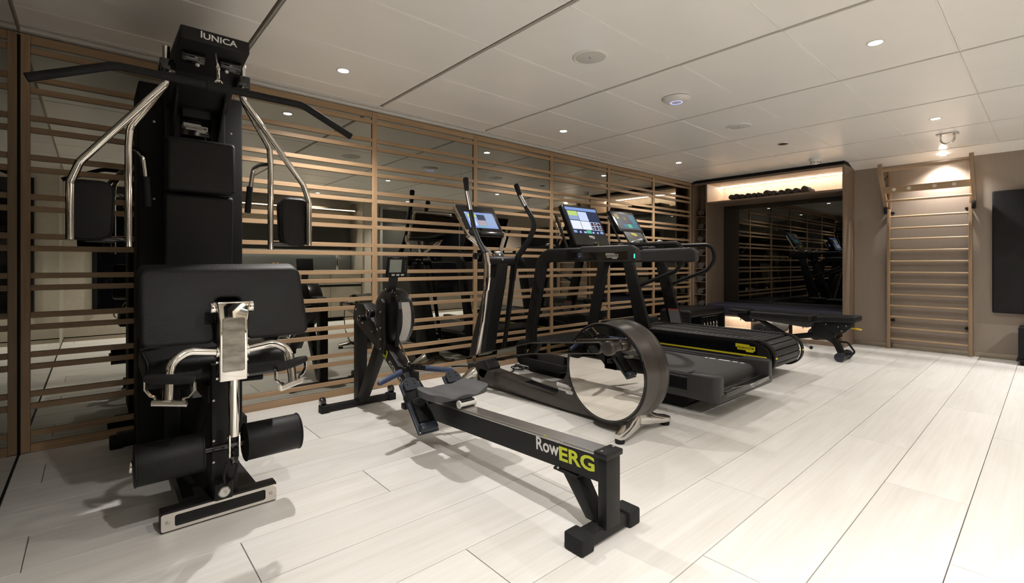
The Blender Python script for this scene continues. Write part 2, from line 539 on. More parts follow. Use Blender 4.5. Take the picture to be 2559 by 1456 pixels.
for a in (((4.30, 0), (4.36, 2.16)), ((5.2, 0), (5.26, 2.16)), ((4.36, 2.1), (5.2, 2.16))):
    part('door_frame', MB().box2((a[0][0], YR, a[0][1]), (a[1][0], YR + 0.05, a[1][1]), 0.003), STEELF, dr)
part('door_handle', MB().tube(fillet([(5.1, YR + 0.01, 1.25), (5.1, YR + 0.06, 1.25), (5.1, YR + 0.06, 0.9), (5.1, YR + 0.01, 0.9)], 0.02), 0.009), STL, dr)
gw = struct('window_2', MB().box2((0.0, YR, 0.35), (1.05, YR + 0.012, 2.12)), GLZ)
for a in (0.0, 0.5, 1.0):
    part('window_frame', MB().box2((a, YR, 0.33), (a + 0.05, YR + 0.03, 2.14), 0.003), BLKM, gw)

# pantry furniture along that wall
PALE = mat('pale laminate', (0.46, 0.41, 0.33), 0.45, 0, 0.03)
PX0, PX1, PD = 1.45, 3.72, YR + 0.5
PSTEP = (PX1 - PX0) / 4
for k in range(4):
    a = PX0 + PSTEP * k
    bc = thing('base_cabinet', 'pale base cabinet with black grip groove in the mirrored pantry, %s' % ['first from the left', 'second from the left', 'third from the left', 'last at the right'][k], 'cabinet', (a + PSTEP / 2, YR + 0.25, 0), 'pantry base cabinets')
    part('carcass', MB().box2((a + 0.001, YR, 0.06), (a + PSTEP - 0.001, PD - 0.02, 0.858)), PALE, bc)
    part('plinth', MB().box2((a + 0.001, YR, 0.0), (a + PSTEP - 0.001, PD - 0.06, 0.06)), BLKM, bc)
    part('door', MB().box2((a + 0.003, PD - 0.02, 0.07), (a + PSTEP - 0.003, PD, 0.60), 0.002), PALE, bc)
    part('grip_groove', MB().box2((a + 0.003, PD - 0.012, 0.605), (a + PSTEP - 0.003, PD - 0.004, 0.635)), DARKV, bc)
    part('drawer', MB().box2((a + 0.003, PD - 0.02, 0.64), (a + PSTEP - 0.003, PD, 0.85), 0.002), PALE, bc)
single('worktop', MB().box2((PX0, YR + 0.016, 0.86), (PX1, PD + 0.01, 0.90), 0.003), mat('stone worktop', (0.3, 0.28, 0.25), 0.35), 'grey worktop over the pale cabinets of the mirrored pantry', 'worktop', ((PX0 + PX1) / 2, YR, 0.86))
pu = thing('pantry_shelves', 'umber wall shelves with warm lights over a lit backsplash, seen mirrored', 'shelving unit', ((PX0 + PX1) / 2, YR, 0.9))
part('backsplash', MB().box2((PX0, YR, 0.86), (PX1, YR + 0.015, 1.26)), mat('grey splash panel', (0.3, 0.31, 0.3), 0.4, 0, 0.05, scale=(200, 200, 3)), pu)
part('ledge', MB().box2((PX0, YR, 1.24), (PX1, YR + 0.2, 1.262), 0.002), WHITEP, pu)
part('splash_light', MB().box2((PX0 + 0.03, YR + 0.03, 1.228), (PX1 - 0.03, YR + 0.05, 1.239)), mat('cool led', (1, 1, 1), 0.5, 0, 0, emit=(0.85, 0.95, 1.0), es=9), pu)
part('glass_back', MB().box2((PX0, YR, 1.262), (PX1, YR + 0.012, 1.70)), mat('grey back panel', (0.1, 0.105, 0.1), 0.15), pu)
for zz in (1.70, 1.86, 2.0):
    part('shelf', MB().box2((PX0, YR, zz), (PX1, YR + 0.32, zz + 0.025), 0.002), mat('umber shelf', (0.2, 0.16, 0.11), 0.4), pu)
for zz in (1.846, 1.986):
    part('shelf_light', MB().box2((PX0 + 0.03, YR + 0.27, zz), (PX1 - 0.03, YR + 0.285, zz + 0.012)), mat('warm led', (1, 1, 1), 0.5, 0, 0, emit=(1, 0.82, 0.6), es=12), pu)
single('end_panel', MB().box2((PX1 + 0.012, YR, 0.0), (PX1 + 0.05, YR + 0.52, 2.15), 0.002), PALE, 'tall pale end panel beside the mirrored pantry shelves', 'panel', (PX1 + 0.03, YR + 0.26, 0))
tp = thing('water_tap', 'upright chrome water tap on the pantry worktop, seen in the mirror', 'tap', (3.35, YR + 0.3, 0.9))
part('column', MB().cyl((3.35, YR + 0.3, 0.9), (3.35, YR + 0.3, 1.17), 0.022, 16, 0.003), CHR, tp)
part('spout', MB().tube([(3.35, YR + 0.3, 1.12), (3.35, YR + 0.42, 1.12), (3.35, YR + 0.42, 1.09)], 0.01), CHR, tp)
for k, x in enumerate((2.28, 2.34)):
    jr = thing('cork_jar', ['glass jar with cork stopper, left of the pair on the pantry worktop', 'glass jar with cork stopper, right of the pair on the pantry worktop'][k], 'jar', (x, YR + 0.3, 0.9), 'cork jars')
    part('jar', MB().cyl((x, YR + 0.3, 0.9), (x, YR + 0.3, 1.0), 0.024, 14, 0.004), mat('grey glass jar', (0.25, 0.26, 0.25), 0.1), jr)
    part('cork', MB().cyl((x, YR + 0.3, 1.0), (x, YR + 0.3, 1.03), 0.02, 12, 0.002), mat('cork', (0.5, 0.3, 0.13), 0.8), jr)

# ================================================================== ceiling fittings
def downlight(x, y, z, label, tilt=0.0, watts=100.0, size=140.0):
    t = thing('downlight', label, 'ceiling light', (x, y, z), 'recessed downlights')
    part('trim_ring', MB().lathe([(0.030, -0.001), (0.034, -0.004), (0.044, -0.003), (0.045, 0.001), (0.030, 0.001)], (x, y, z), (0, 0, 1), 28), WHITEP, t)
    part('lens', MB().lathe([(0.0002, -0.0022), (0.0305, -0.0022), (0.0305, 0.0), (0.0002, 0.0)], (x, y, z), (0, 0, 1), 24), LAMP, t)
    ld = bpy.data.lights.new('downlight_beam', 'SPOT')
    ld.energy = watts; ld.color = LAMP_C; ld.spot_size = math.radians(size); ld.spot_blend = 0.9
    ld.shadow_soft_size = 0.026
    lo = bpy.data.objects.new('downlight_beam', ld)
    COL.objects.link(lo); lo.parent = t; lo.location = (0, 0, -0.03)
    return t
downlight(1.211, 3.013, ZC, 'bright recessed downlight above the multi gym bar, nearest of the lamps', watts=LW[0])
downlight(3.303, 3.02, ZC, 'recessed downlight above the consoles, second along the slatted wall', watts=LW[1])
downlight(5.389, 3.025, ZC, 'recessed downlight near the far corner, third along the slatted wall', watts=LW[2])
downlight(3.300, 0.656, ZC, 'large bright recessed downlight at upper right, nearest of the right row', watts=LW[3])
downlight(5.407, 0.659, ZC, 'recessed downlight beside the ceiling hook, second of the right row', watts=LW[4])
downlight(1.211, 0.656, ZC, 'recessed downlight overhead, out of view above the rowing machine', watts=LW[5])
downlight(0.55, 0.30, ZC, 'added recessed downlight overhead that brightens the left floor, out of view', watts=LW[6])  # fill lamp added out of view to brighten the floor beside the multi gym
for k, x in enumerate((1.2, 2.95, 4.7, 6.5)):  # rear row added behind the camera, spaced and powered to bounce light upward
    downlight(x, -1.28, ZC, 'added recessed downlight behind the camera for ceiling bounce, %s of the rear row' % ['first', 'second', 'third', 'last'][k], watts=LW[7 + k], size=115)
downlight(7.065, 0.80, 2.2085, 'recessed downlight in the margin strip right above the wall bars', watts=LW[11], size=120)

def round_speaker(x, y, label):
    t = thing('ceiling_speaker', label, 'speaker', (x, y, ZC), 'ceiling speakers')
    part('rim', MB().lathe([(0.086, -0.006), (0.094, -0.009), (0.104, -0.004), (0.106, 0.0), (0.086, 0.0)], (x, y, ZC), (0, 0, 1), 36), WHITEP, t)
    part('grille', MB().lathe([(0.0002, -0.0055), (0.084, -0.0055), (0.088, -0.003), (0.088, 0.0), (0.0002, 0.0)], (x, y, ZC), (0, 0, 1), 36), mat('speaker mesh', (0.6, 0.585, 0.55), 0.7, 0, 0.08, scale=(700, 700, 700)), t)
    part('logo', MB().box((x, y, ZC - 0.006), (0.025, 0.005, 0.0015), rot=[('Z', 0.5)]), mat('logo ink', (0.1, 0.13, 0.25), 0.5), t)
round_speaker(2.242, 1.836, 'round white ceiling speaker nearer the camera, left of the access point')
round_speaker(4.373, 1.869, 'smaller looking round ceiling speaker beyond the access point')
x, y = 3.285, 1.863
t = thing('wifi_access_point', 'white saucer shaped access point with blue ring on the ceiling', 'access point', (x, y, ZC))
part('body', MB().lathe([(0.0002, -0.034), (0.05, -0.034), (0.083, -0.026), (0.1, -0.012), (0.102, -0.004), (0.095, 0.0), (0.0002, 0.0)], (x, y, ZC), (0, 0, 1), 40), WHITEP, t)
part('light_ring', MB().lathe([(0.038, -0.0338), (0.038, -0.0350), (0.043, -0.0350), (0.043, -0.0338)], (x, y, ZC), (0, 0, 1), 40), mat('blue led ring', (0.5, 0.55, 1), 0.4, 0, 0, emit=(0.25, 0.3, 1.0), es=2.2), t)
x, y = 5.357, 1.839
t = thing('motion_sensor', 'small dark round sensor with steel rim set in the ceiling', 'sensor', (x, y, ZC))
part('rim', MB().lathe([(0.034, -0.002), (0.05, -0.005), (0.054, 0.0), (0.034, 0.0)], (x, y, ZC), (0, 0, 1), 30), STL, t)
part('eye', MB().lathe([(0.0002, -0.004), (0.034, -0.003), (0.034, 0.0), (0.0002, 0.0)], (x, y, ZC), (0, 0, 1), 24), BLKG, t)
x, y = 6.40, 1.846
t = thing('smoke_detector', 'white stepped smoke detector hanging in front of the towel niche', 'smoke detector', (x, y, ZC))
part('base', MB().lathe([(0.0002, -0.028), (0.062, -0.028), (0.066, -0.022), (0.066, 0.0), (0.0002, 0.0)], (x, y, ZC), (0, 0, 1), 32), WHITEP, t)
part('chamber', MB().lathe([(0.0002, -0.068), (0.022, -0.068), (0.036, -0.06), (0.054, -0.04), (0.056, -0.028), (0.0002, -0.028)], (x, y, ZC), (0, 0, 1), 32), WHITEP, t)
for k in range(8):
    a = 2 * PI * k / 8
    part('vent', MB().box((x + 0.047 * math.cos(a), y + 0.047 * math.sin(a), ZC - 0.047), (0.006, 0.02, 0.008), rot=[('Z', a)]), BLKM, t)
x, y = 6.12, 0.66
t = thing('ceiling_hook', 'steel U shaped training hook bolted to a plate on the ceiling', 'hook', (x, y, ZC))
part('plate', MB().box((x, y, ZC - 0.004), (0.11, 0.16, 0.008), 0.003), STL, t)
part('loop', MB().tube([(x, y - 0.045, ZC), (x, y - 0.05, ZC - 0.03)] + [(x, y - 0.05 * math.cos(PI * k / 12), ZC - 0.04 - 0.055 * math.sin(PI * k / 12)) for k in range(13)] + [(x, y + 0.05, ZC - 0.03), (x, y + 0.045, ZC)], 0.008, 10), CHR, t)

# ================================================================== far niche unit
XF, XN = 6.756, 7.31
YN0, YN1 = 1.664, 3.345        # clear opening
nu = thing('alcove_unit', 'taupe oak alcove unit with lit towel shelf above a dark mirror', 'shelving unit', (XF, 2.5, 0))
part('side_panel', MB().box2((XF, 1.646, 0.0), (XB + 0.1, YN0, 2.2), 0.001, 1), WNIC, nu)
part('divider_panel', MB().box2((XF, YN1, 0.0), (XN, YN1 + 0.018, 2.2), 0.001, 1), WNIC, nu)
part('end_panel', MB().box2((XF, 3.545, 0.0), (XN, 3.575, 2.2), 0.001, 1), WNIC, nu)
part('top_panel', MB().box2((XF, YN0, 2.172), (XN, 3.56, 2.2), 0.001, 1), WNIC, nu)
part('shadow_gap_fill', MB().box2((XF + 0.02, 1.65, 2.2), (XN, 3.575, ZC + 0.03)), DARKV, nu)  # black filler box stands in for the shade inside the open gap
part('shelf', MB().box2((XF, YN0, 1.885), (XN, YN1, 1.907), 0.001, 1), WNIC, nu)
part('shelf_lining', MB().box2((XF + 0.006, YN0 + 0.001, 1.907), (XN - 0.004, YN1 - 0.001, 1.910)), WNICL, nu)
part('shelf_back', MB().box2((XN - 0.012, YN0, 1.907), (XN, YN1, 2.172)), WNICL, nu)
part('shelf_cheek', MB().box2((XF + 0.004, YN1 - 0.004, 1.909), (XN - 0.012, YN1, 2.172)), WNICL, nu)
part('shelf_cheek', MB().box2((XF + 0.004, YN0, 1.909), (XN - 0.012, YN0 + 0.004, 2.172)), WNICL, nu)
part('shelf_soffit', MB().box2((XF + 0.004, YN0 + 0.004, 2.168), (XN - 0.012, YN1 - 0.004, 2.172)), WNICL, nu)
part('shelf_light', MB().box2((XN - 0.12, YN0 + 0.005, 2.160), (XN - 0.10, YN1 - 0.005, 2.168)), LEDM, nu)
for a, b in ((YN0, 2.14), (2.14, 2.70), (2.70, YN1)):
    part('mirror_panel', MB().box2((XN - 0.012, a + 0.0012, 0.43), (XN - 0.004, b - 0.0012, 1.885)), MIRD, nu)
part('back_panel', MB().box2((XN, 1.66, 0.0), (XN + 0.03, 3.60, 2.2)), WNIC, nu)
# lower compartments
part('bench_board', MB().box2((XF + 0.01, YN0, 0.262), (XN, YN1, 0.285), 0.001, 1), WNIC, nu)
part('base_board', MB().box2((XF + 0.004, YN0, 0.0), (XN, YN1, 0.05), 0.001, 1), WNIC, nu)
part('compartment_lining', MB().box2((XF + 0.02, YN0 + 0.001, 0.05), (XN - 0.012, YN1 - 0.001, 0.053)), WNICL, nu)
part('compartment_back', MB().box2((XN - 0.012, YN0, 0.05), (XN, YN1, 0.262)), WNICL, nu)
for yy in (2.71,):
    part('compartment_divider', MB().box2((XF + 0.01, yy, 0.05), (XN, yy + 0.018, 0.262), 0.001, 1), WNIC, nu)
part('bench_light', MB().box2((XN - 0.12, YN0 + 0.02, 0.254), (XN - 0.10, YN1 - 0.02, 0.262)), LEDM, nu)
# narrow towel column beside the slats
part('column_back', MB().box2((XF + 0.2, YN1 + 0.018, 0.05), (XF + 0.21, 3.545, 2.172)), WNIC, nu)
TZ = [1.765, 1.573, 1.381, 1.188, 0.995, 0.80, 0.61, 0.425]
for z in TZ + [0.235]:
    part('column_shelf', MB().box2((XF + 0.012, YN1 + 0.018, z - 0.062), (XF + 0.2, 3.545, z - 0.056)), WNIC, nu)

cu = single('bench_cushion', MB().box2((XF + 0.004, YN0 + 0.004, 0.286), (XN - 0.016, YN1 - 0.004, 0.428), 0.012, 3), NAVY, 'long navy seat cushion along the bottom of the alcove mirror', 'cushion', (XF, 2.5, 0.286))

ORDN = ['leftmost', 'second', 'third', 'fourth', 'fifth', 'sixth', 'seventh', 'eighth', 'ninth', 'tenth', 'eleventh', 'rightmost']
def spiral_roll(c, R, L, turns, axis_back, n=44, sx=1.0, ph=0.0, th=0.006, sag=0.93):
    """a rolled towel or mat: a thick spiral sheet along +X starting at c"""
    m = MB()
    ri = R * 0.16
    P = []
    for k in range(n + 1):
        a = ph + turns * 2 * PI * k / n
        r = ri + (R - ri) * k / n
        P.append((r * math.cos(a), r * math.sin(a) * sag))
    g = (R - ri) / turns * 0.86
    rings = []
    for k in range(n + 1):
        y, z = P[k]
        l = math.hypot(y, z) or 1
        s = max(0.0, 1 - g / l)
        inr = (y * s, z * s)
        rings.append([(c[0], c[1] + y, c[2] + z), (c[0] + L, c[1] + y, c[2] + z), (c[0] + L, c[1] + inr[0], c[2] + inr[1]), (c[0], c[1] + inr[0], c[2] + inr[1])])
    m.ringloft(rings)
    return m
TP = [1830.8, 1845, 1859.2, 1873.8, 1888.7, 1903.7, 1921.3, 1936.9, 1955, 1972, 1990.3, 2010]
ty = [3.02, 2.945, 2.868, 2.79, 2.712, 2.632, 2.54, 2.46, 2.368, 2.283, 2.19, 2.085]
for k, yv in enumerate(ty):
    R = 0.042 + 0.004 * math.sin(k * 2.3) + (0.007 if k > 9 else 0)
    xf = XF + 0.05 + 0.012 * math.cos(k * 1.7)
    lab = ('%s rolled charcoal towel on the lit shelf' % ORDN[k]) if k in (0, 11) else ('%s rolled charcoal towel from the left on the lit shelf' % ORDN[k])
    tw = single('rolled_towel', spiral_roll((xf, yv, 1.911 + R * 0.95), R, 0.27, 2.3, True, ph=k * 1.1), TOWEL, lab, 'towel', (xf, yv, 1.911), 'rolled towels on the lit shelf', 60)
for k, z in enumerate(TZ):
    R = 0.05
    lab = 'rolled grey towel in the narrow column by the slats, %s' % (['topmost', 'second from top', 'third from top', 'fourth from top', 'fifth from top', 'sixth from top', 'seventh from top', 'lowest in view'][k])
    single('rolled_towel', spiral_roll((XF + 0.02 + 0.006 * math.sin(k * 2), 3.452, z - 0.006), R, 0.17, 2.6, True, ph=k * 1.9), mat('grey towel', (0.085, 0.07, 0.064), 0.95, 0, 0.25, scale=(120, 120, 120), bump=0.9, bscale=500), lab, 'towel', (XF + 0.02, 3.452, z - 0.055), 'rolled towels in the narrow column', 60)
MY = [2.63, 2.475, 1.975, 1.80]
for k, yv in enumerate(MY):
    R = 0.076
    lab = '%s rolled black exercise mat in the lit space under the cushion' % (['leftmost', 'second from the left', 'third from the left', 'rightmost'][k])
    single('rolled_mat', spiral_roll((XF + 0.03, yv, 0.053 + R), R, 0.45, 4.0, True, 90, ph=k, sag=1.0), MATM, lab, 'exercise mat', (XF + 0.03, yv, 0.053), 'rolled mats under the bench', 60)

# ================================================================== wall bars
wbx = 7.13
w = thing('wall_bars', 'wooden wall bars with pull-up frame fixed to the taupe wall', 'wall bars', (wbx, 0.93, 0))
for yv in (1.288, 0.583):
    part('upright', MB().box2((wbx - 0.03, yv - 0.016, 0.0), (wbx + 0.035, yv + 0.016, 1.655), 0.004), WBARV, w)
RZ = [0.118, 0.249, 0.380, 0.512, 0.643, 0.772, 0.905, 1.036, 1.163, 1.297, 1.423, 1.560]
for z in RZ:
    r0 = [(wbx + 0.017 * math.cos(a), z + 0.0125 * math.sin(a)) for a in [2 * PI * k / 14 for k in range(14)]]
    part('rung', MB().ringloft([[(x, 0.60, zz) for x, zz in r0], [(x, 1.273, zz) for x, zz in r0]]), WBAR, w)
for yv, s in ((1.262, 1), (0.609, -1)):
    for z in (0.335 if s > 0 else 0.30, 1.61):
        part('bracket', MB().box2((wbx + 0.005, yv - 0.02, z - 0.012), (XB - 0.002, yv + 0.02, z + 0.012), 0.004), BLKM, w)
# pull-up frame leaning out over the room
for s, yv in ((1, 1.318), (-1, 0.553)):
    p = fillet([(wbx + 0.02, yv, 1.60), (wbx + 0.012, yv, 1.72), (6.86, yv, 2.05), (6.83, yv, 2.155)], 0.12, 6)
    part('pull_up_arm', MB().sweep(p, [(-0.016, -0.036), (0.016, -0.036), (0.016, 0.036), (-0.016, 0.036)], (0, 1, 0)), WBARV, w)
    part('wall_post', MB().box2((XB - 0.04, yv - 0.014 - 0.03 * s, 1.66), (XB - 0.003, yv + 0.014 - 0.03 * s, 2.12), 0.003), WBARV, w)
    part('stay', MB().tube([(XB - 0.02, yv - 0.012 * s, 2.06), (6.96, yv - 0.006 * s, 1.965)], 0.004, 6), BLKM, w)
    part('pivot_sleeve', MB().box2((wbx - 0.036, yv - 0.017 - 0.004 * s, 1.60), (wbx + 0.038, yv + 0.017 - 0.004 * s, 1.68), 0.004), BLKM, w)
part('pull_up_bar', MB().cyl((6.86, 0.56, 2.085), (6.86, 1.31, 2.085), 0.019, 18, 0.004), WBAR, w)
gb = part('grip_board', MB().box2((6.985, 0.566, 1.83), (7.012, 1.305, 1.905), 0.004), WBAR, w)
for yv in (1.215, 1.08, 0.86, 0.70):
    part('finger_hole', MB().lathe([(0.0002, 0), (0.019, 0), (0.019, 0.001), (0.0002, 0.001)], (6.984, yv, 1.868), (-1, 0, 0), 20), mat('pale bore', (0.75, 0.68, 0.58), 0.6), gb)
part('upper_rung', MB().cyl((7.06, 0.566, 1.745), (7.06, 1.305, 1.745), 0.0145, 14, 0.003), WBAR, w)

pp = thing('padded_panel', 'tall black leatherette padded panel fixed to the taupe wall', 'wall pad', (7.17, -0.1, 0.49))
part('cushion', MB().box2((7.148, -0.62, 0.488), (7.185, 0.421, 1.774), 0.014, 4), LEA, pp)
part('backing', MB().box2((7.18, -0.6, 0.51), (7.199, 0.40, 1.75)), BLKM, pp)
bb = thing('equipment_case', 'black case on small feet at the foot of the taupe wall, right edge', 'case', (7.02, 0.06, 0))
part('body', MB().box2((6.87, -0.12, 0.05), (7.17, 0.222, 0.377), 0.01, 3), BLKM, bb)
for sx in (6.91, 7.13):
    for sy in (-0.08, 0.19):
        part('foot', MB().cyl((sx, sy, 0.0), (sx, sy, 0.05), 0.02, 12, 0.002), RUB, bb)
part('base_lip', MB().box2((6.85, -0.14, 0.04), (7.18, 0.235, 0.056), 0.004), BLKM, bb)
# ================================================================== multi gym
UC = 0.397
g = thing('multi_gym', 'tall black and chrome multi gym with wide lat bar in front of the slats', 'gym machine', (UC, 2.75, 0))
def mx(s, d): return UC + s * d
# base
part('floor_beam', MB().prism([(UC - 0.13, 2.23), (UC + 0.13, 2.23), (UC + 0.11, 3.40), (UC - 0.11, 3.40)], 'z', 0.012, 0.07, 0.004), BLK, g)
fb = part('front_bar', MB().box2((0.188, 2.178, 0.004), (0.587, 2.235, 0.078), 0.004), BLK, g)
fr = MB()
o = fillet([(0.19, 0.008), (0.585, 0.008), (0.585, 0.072), (0.19, 0.072)], 0.008, 4, True)
inn = fillet([(0.232, 0.019), (0.543, 0.019), (0.543, 0.061), (0.232, 0.061)], 0.008, 4, True)
n = len(o)
vs = [(p.x, 2.172, p.y) for p in o] + [(p.x, 2.172, p.y) for p in inn] + [(p.x, 2.179, p.y) for p in o] + [(p.x, 2.179, p.y) for p in inn]
fs = []
for i in range(n):
    j = (i + 1) % n
    fs += [(i, j, n + j, n + i), (i, 2 * n + i, 2 * n + j, j), (n + i, n + j, 3 * n + j, 3 * n + i)]
fr.add(vs, fs)
part('chrome_bezel', fr, CHR, fb)
for x in (0.211, 0.564):
    part('screw', MB().cyl((x, 2.172, 0.04), (x, 2.1695, 0.04), 0.0075, 16, 0.001), STL, fb)
part('rear_bar', MB().box2((0.10, 3.36, 0.0), (0.70, 3.44, 0.07), 0.006), BLK, g)
for x in (0.10, 0.70):
    part('rear_foot', MB().box2((x - 0.03, 3.34, 0.0), (x + 0.03, 3.46, 0.05), 0.006), RUB, g)
# tower with covers
tw = part('tower_cover', MB().box2((0.172, 3.0, 0.06), (0.632, 3.36, 1.915), 0.008, 2), BLKM, g)
for x, z in ((0.235, 1.72), (0.235, 1.33), (0.235, 0.9), (0.575, 1.72), (0.575, 1.33)):
    part('screw', MB().cyl((x, 3.001, z), (x, 2.997, z), 0.006, 10, 0.001), STL, tw)
for x in (0.30, 0.495):
    part('tower_channel', MB().box2((x - 0.033, 2.90, 0.07), (x + 0.033, 3.0, 1.92), 0.004), BLK, g)
part('weight_shaft', MB().box2((0.334, 2.97, 0.3), (0.46, 2.995, 1.9)), BLKG, g)
for k in range(12):
    part('weight_plate', MB().box2((0.337, 2.915, 1.26 + 0.03 * k), (0.457, 2.965, 1.286 + 0.03 * k), 0.002), BLK, g)
pl = part('name_panel', MB().box2((0.334, 2.895, 1.655), (0.46, 2.905, 1.735), 0.003), BLKG, g)
badge(g, (0.397, 2.892, 1.695), (1, 0, 0), (0, 0, 1), 0.105, SIL, BLKM)
# head with pulleys and name
hd = part('head', MB().prism(fillet([(2.352, 1.928), (2.352, 1.984), (2.95, 1.984), (2.95, 1.78), (2.80, 1.78), (2.62, 1.88)], [0.004, 0.01, 0.01, 0.01, 0.03, 0.06], 4, True), 'x', UC - 0.127, UC + 0.127, 0.006), BLK, g)
part('head_neck', MB().box2((UC - 0.062, 2.86, 1.74), (UC + 0.062, 2.96, 1.90), 0.006), BLK, g)
for s in (-1, 1):
    part('head_cheek', MB().prism([(2.70, 1.80), (2.70, 1.92), (2.98, 1.92), (2.98, 1.60), (2.92, 1.60)], 'x', UC + s * 0.098 - 0.006, UC + s * 0.098 + 0.006, 0.002, 1), BLK, g)
lettering(hd, 'UNICA', (UC + 0.015, 2.3515, 1.957), (1, 0, 0), (0, 0, 1), 0.026, WHT, width=0.125, off=0.02)
lettering(hd, '1', (UC - 0.054, 2.3515, 1.961), (1, 0, 0), (0, 0, 1), 0.028, WHT, off=0.02)
for s in (-1, 1):
    part('pulley_cover', MB().cyl((UC + s * 0.028, 2.46, 1.895), (UC + s * 0.11, 2.46, 1.895), 0.028, 18, 0.004), BLKG, g)
    part('bolt', MB().cyl((UC + s * 0.055, 2.452, 1.87), (UC + s * 0.055, 2.445, 1.86), 0.009, 12, 0.002), STL, g)
    # clamps and chrome swing arms
    part('arm_clamp', MB().box2((mx(s, 0.118), 2.565, 1.84), (mx(s, 0.178), 2.66, 1.905), 0.008), BLKG, g)
    a = [(mx(s, 0.151), 2.6, 1.965), (mx(s, 0.151), 2.6, 1.80), (mx(s, 0.435), 2.6, 1.415), (mx(s, 0.463), 2.6, 1.33), (mx(s, 0.463), 2.6, 1.10)]
    part('outer_arm', MB().tube(fillet(a, [0, 0.05, 0.07, 0.07, 0], 7), 0.0145, 14), CHR, g)
    a = [(mx(s, 0.151), 2.612, 1.83), (mx(s, 0.165), 2.615, 1.78), (mx(s, 0.275), 2.615, 1.585), (mx(s, 0.280), 2.615, 1.50), (mx(s, 0.280), 2.615, 1.075)]
    part('inner_arm', MB().tube(fillet(a, [0, 0.03, 0.08, 0.08, 0], 7), 0.014, 14), CHR, g)
    a = [(mx(s, 0.278), 2.615, 1.505), (mx(s, 0.245), 2.68, 1.505), (mx(s, 0.225), 2.72, 1.49), (mx(s, 0.212), 2.735, 1.37)]
    h = part('side_handle', MB().tube(fillet(a, 0.03, 5), 0.0105, 12), CHR, g)
    part('grip', MB().cyl((mx(s, 0.213), 2.733, 1.40), (mx(s, 0.205), 2.75, 1.265), 0.015, 14, 0.003), RUB, h)
    pd = part('arm_pad', MB().prism(fillet([(mx(s, 0.475), 1.10), (mx(s, 0.335), 1.10), (mx(s, 0.325), 1.345), (mx(s, 0.475), 1.345)], 0.045, 6, True), 'y', 2.615, 2.70, 0.014, 3), LEA, g)
    part('piping', MB().tube([(p.x, 2.628, p.y) for p in fillet([(mx(s, 0.475), 1.10), (mx(s, 0.335), 1.10), (mx(s, 0.325), 1.345), (mx(s, 0.475), 1.345)], 0.045, 6, True)], 0.0035, 6, True), LEA, pd)
    part('pad_link', MB().cyl((mx(s, 0.285), 2.63, 1.105), (mx(s, 0.42), 2.64, 1.105), 0.012, 12, 0.002), BLKG, g)
# lat bar on its carabiner
bar = [(mx(-1, 0.56), 2.3, 1.635), (mx(-1, 0.335), 2.3, 1.737), (mx(1, 0.335), 2.3, 1.737), (mx(1, 0.56), 2.3, 1.635)]
lb = part('lat_bar', MB().tube(fillet(bar, 0.12, 8), 0.0155, 16), RUB, g)
part('centre_sleeve', MB().cyl((UC - 0.045, 2.3, 1.737), (UC + 0.045, 2.3, 1.737), 0.0185, 16, 0.003), RUB, lb)
for s in (-1, 1):
    part('end_cap', MB().cyl((mx(s, 0.558), 2.3, 1.636), (mx(s, 0.566), 2.3, 1.632), 0.0162, 16, 0.003), BLKM, lb)
lk = [(UC, 2.315 + 0.011 * math.cos(a), 1.79 + 0.034 * math.sin(a)) for a in [2 * PI * k / 20 for k in range(20)]]
cb = part('carabiner', MB().tube(lk, 0.0045, 8, True), CHR, g)
part('ring', MB().tube([(UC + 0.013 * math.cos(a), 2.305, 1.752 + 0.016 * math.sin(a)) for a in [2 * PI * k / 18 for k in range(18)]], 0.0042, 8, True), CHR, cb)
part('cable', MB().cyl((UC, 2.318, 1.815), (UC, 2.37, 1.90), 0.004, 8), STL, cb)
part('swivel', MB().cyl((UC, 2.316, 1.812), (UC, 2.33, 1.845), 0.0075, 12, 0.002), CHR, cb)
# back cushions
bu = part('back_pad', MB().box2((UC - 0.142, 2.70, 1.345), (UC + 0.142, 2.79, 1.60), 0.02, 4), LEA, g)
part('back_pad', MB().prism(fillet([(2.745, 1.34), (2.81, 1.34), (2.86, 0.72), (2.79, 0.72)], 0.02, 4, True), 'x', UC - 0.142, UC + 0.142, 0.012, 3), LEA, g)
part('pad_spine', MB().box2((UC - 0.06, 2.79, 0.72), (UC + 0.06, 2.92, 1.6), 0.004), BLK, g)
# seat
st = part('seat_pad', MB().prism(fillet([(2.22, 0.545), (2.255, 0.625), (2.66, 0.635), (2.68, 0.54), (2.3, 0.515)], [0.03, 0.04, 0.04, 0.02, 0.03], 5, True), 'x', UC - 0.245, UC + 0.245, 0.02, 4), LEA, g)
part('piping', MB().tube([(UC - 0.24, p.x, p.y) for p in fillet([(2.226, 0.545), (2.258, 0.622), (2.655, 0.632), (2.675, 0.542), (2.3, 0.52)], [0.03, 0.04, 0.04, 0.02, 0.03], 5, True)], 0.003, 6, True), LEA, st)
part('seat_frame', MB().box2((UC - 0.05, 2.24, 0.44), (UC + 0.05, 2.95, 0.515), 0.004), BLK, g)
for s in (-1, 1):
    part('seat_lever', MB().cyl((mx(s, 0.09), 2.4, 0.49), (mx(s, 0.19), 2.4, 0.485), 0.014, 12, 0.002), RUB, g)
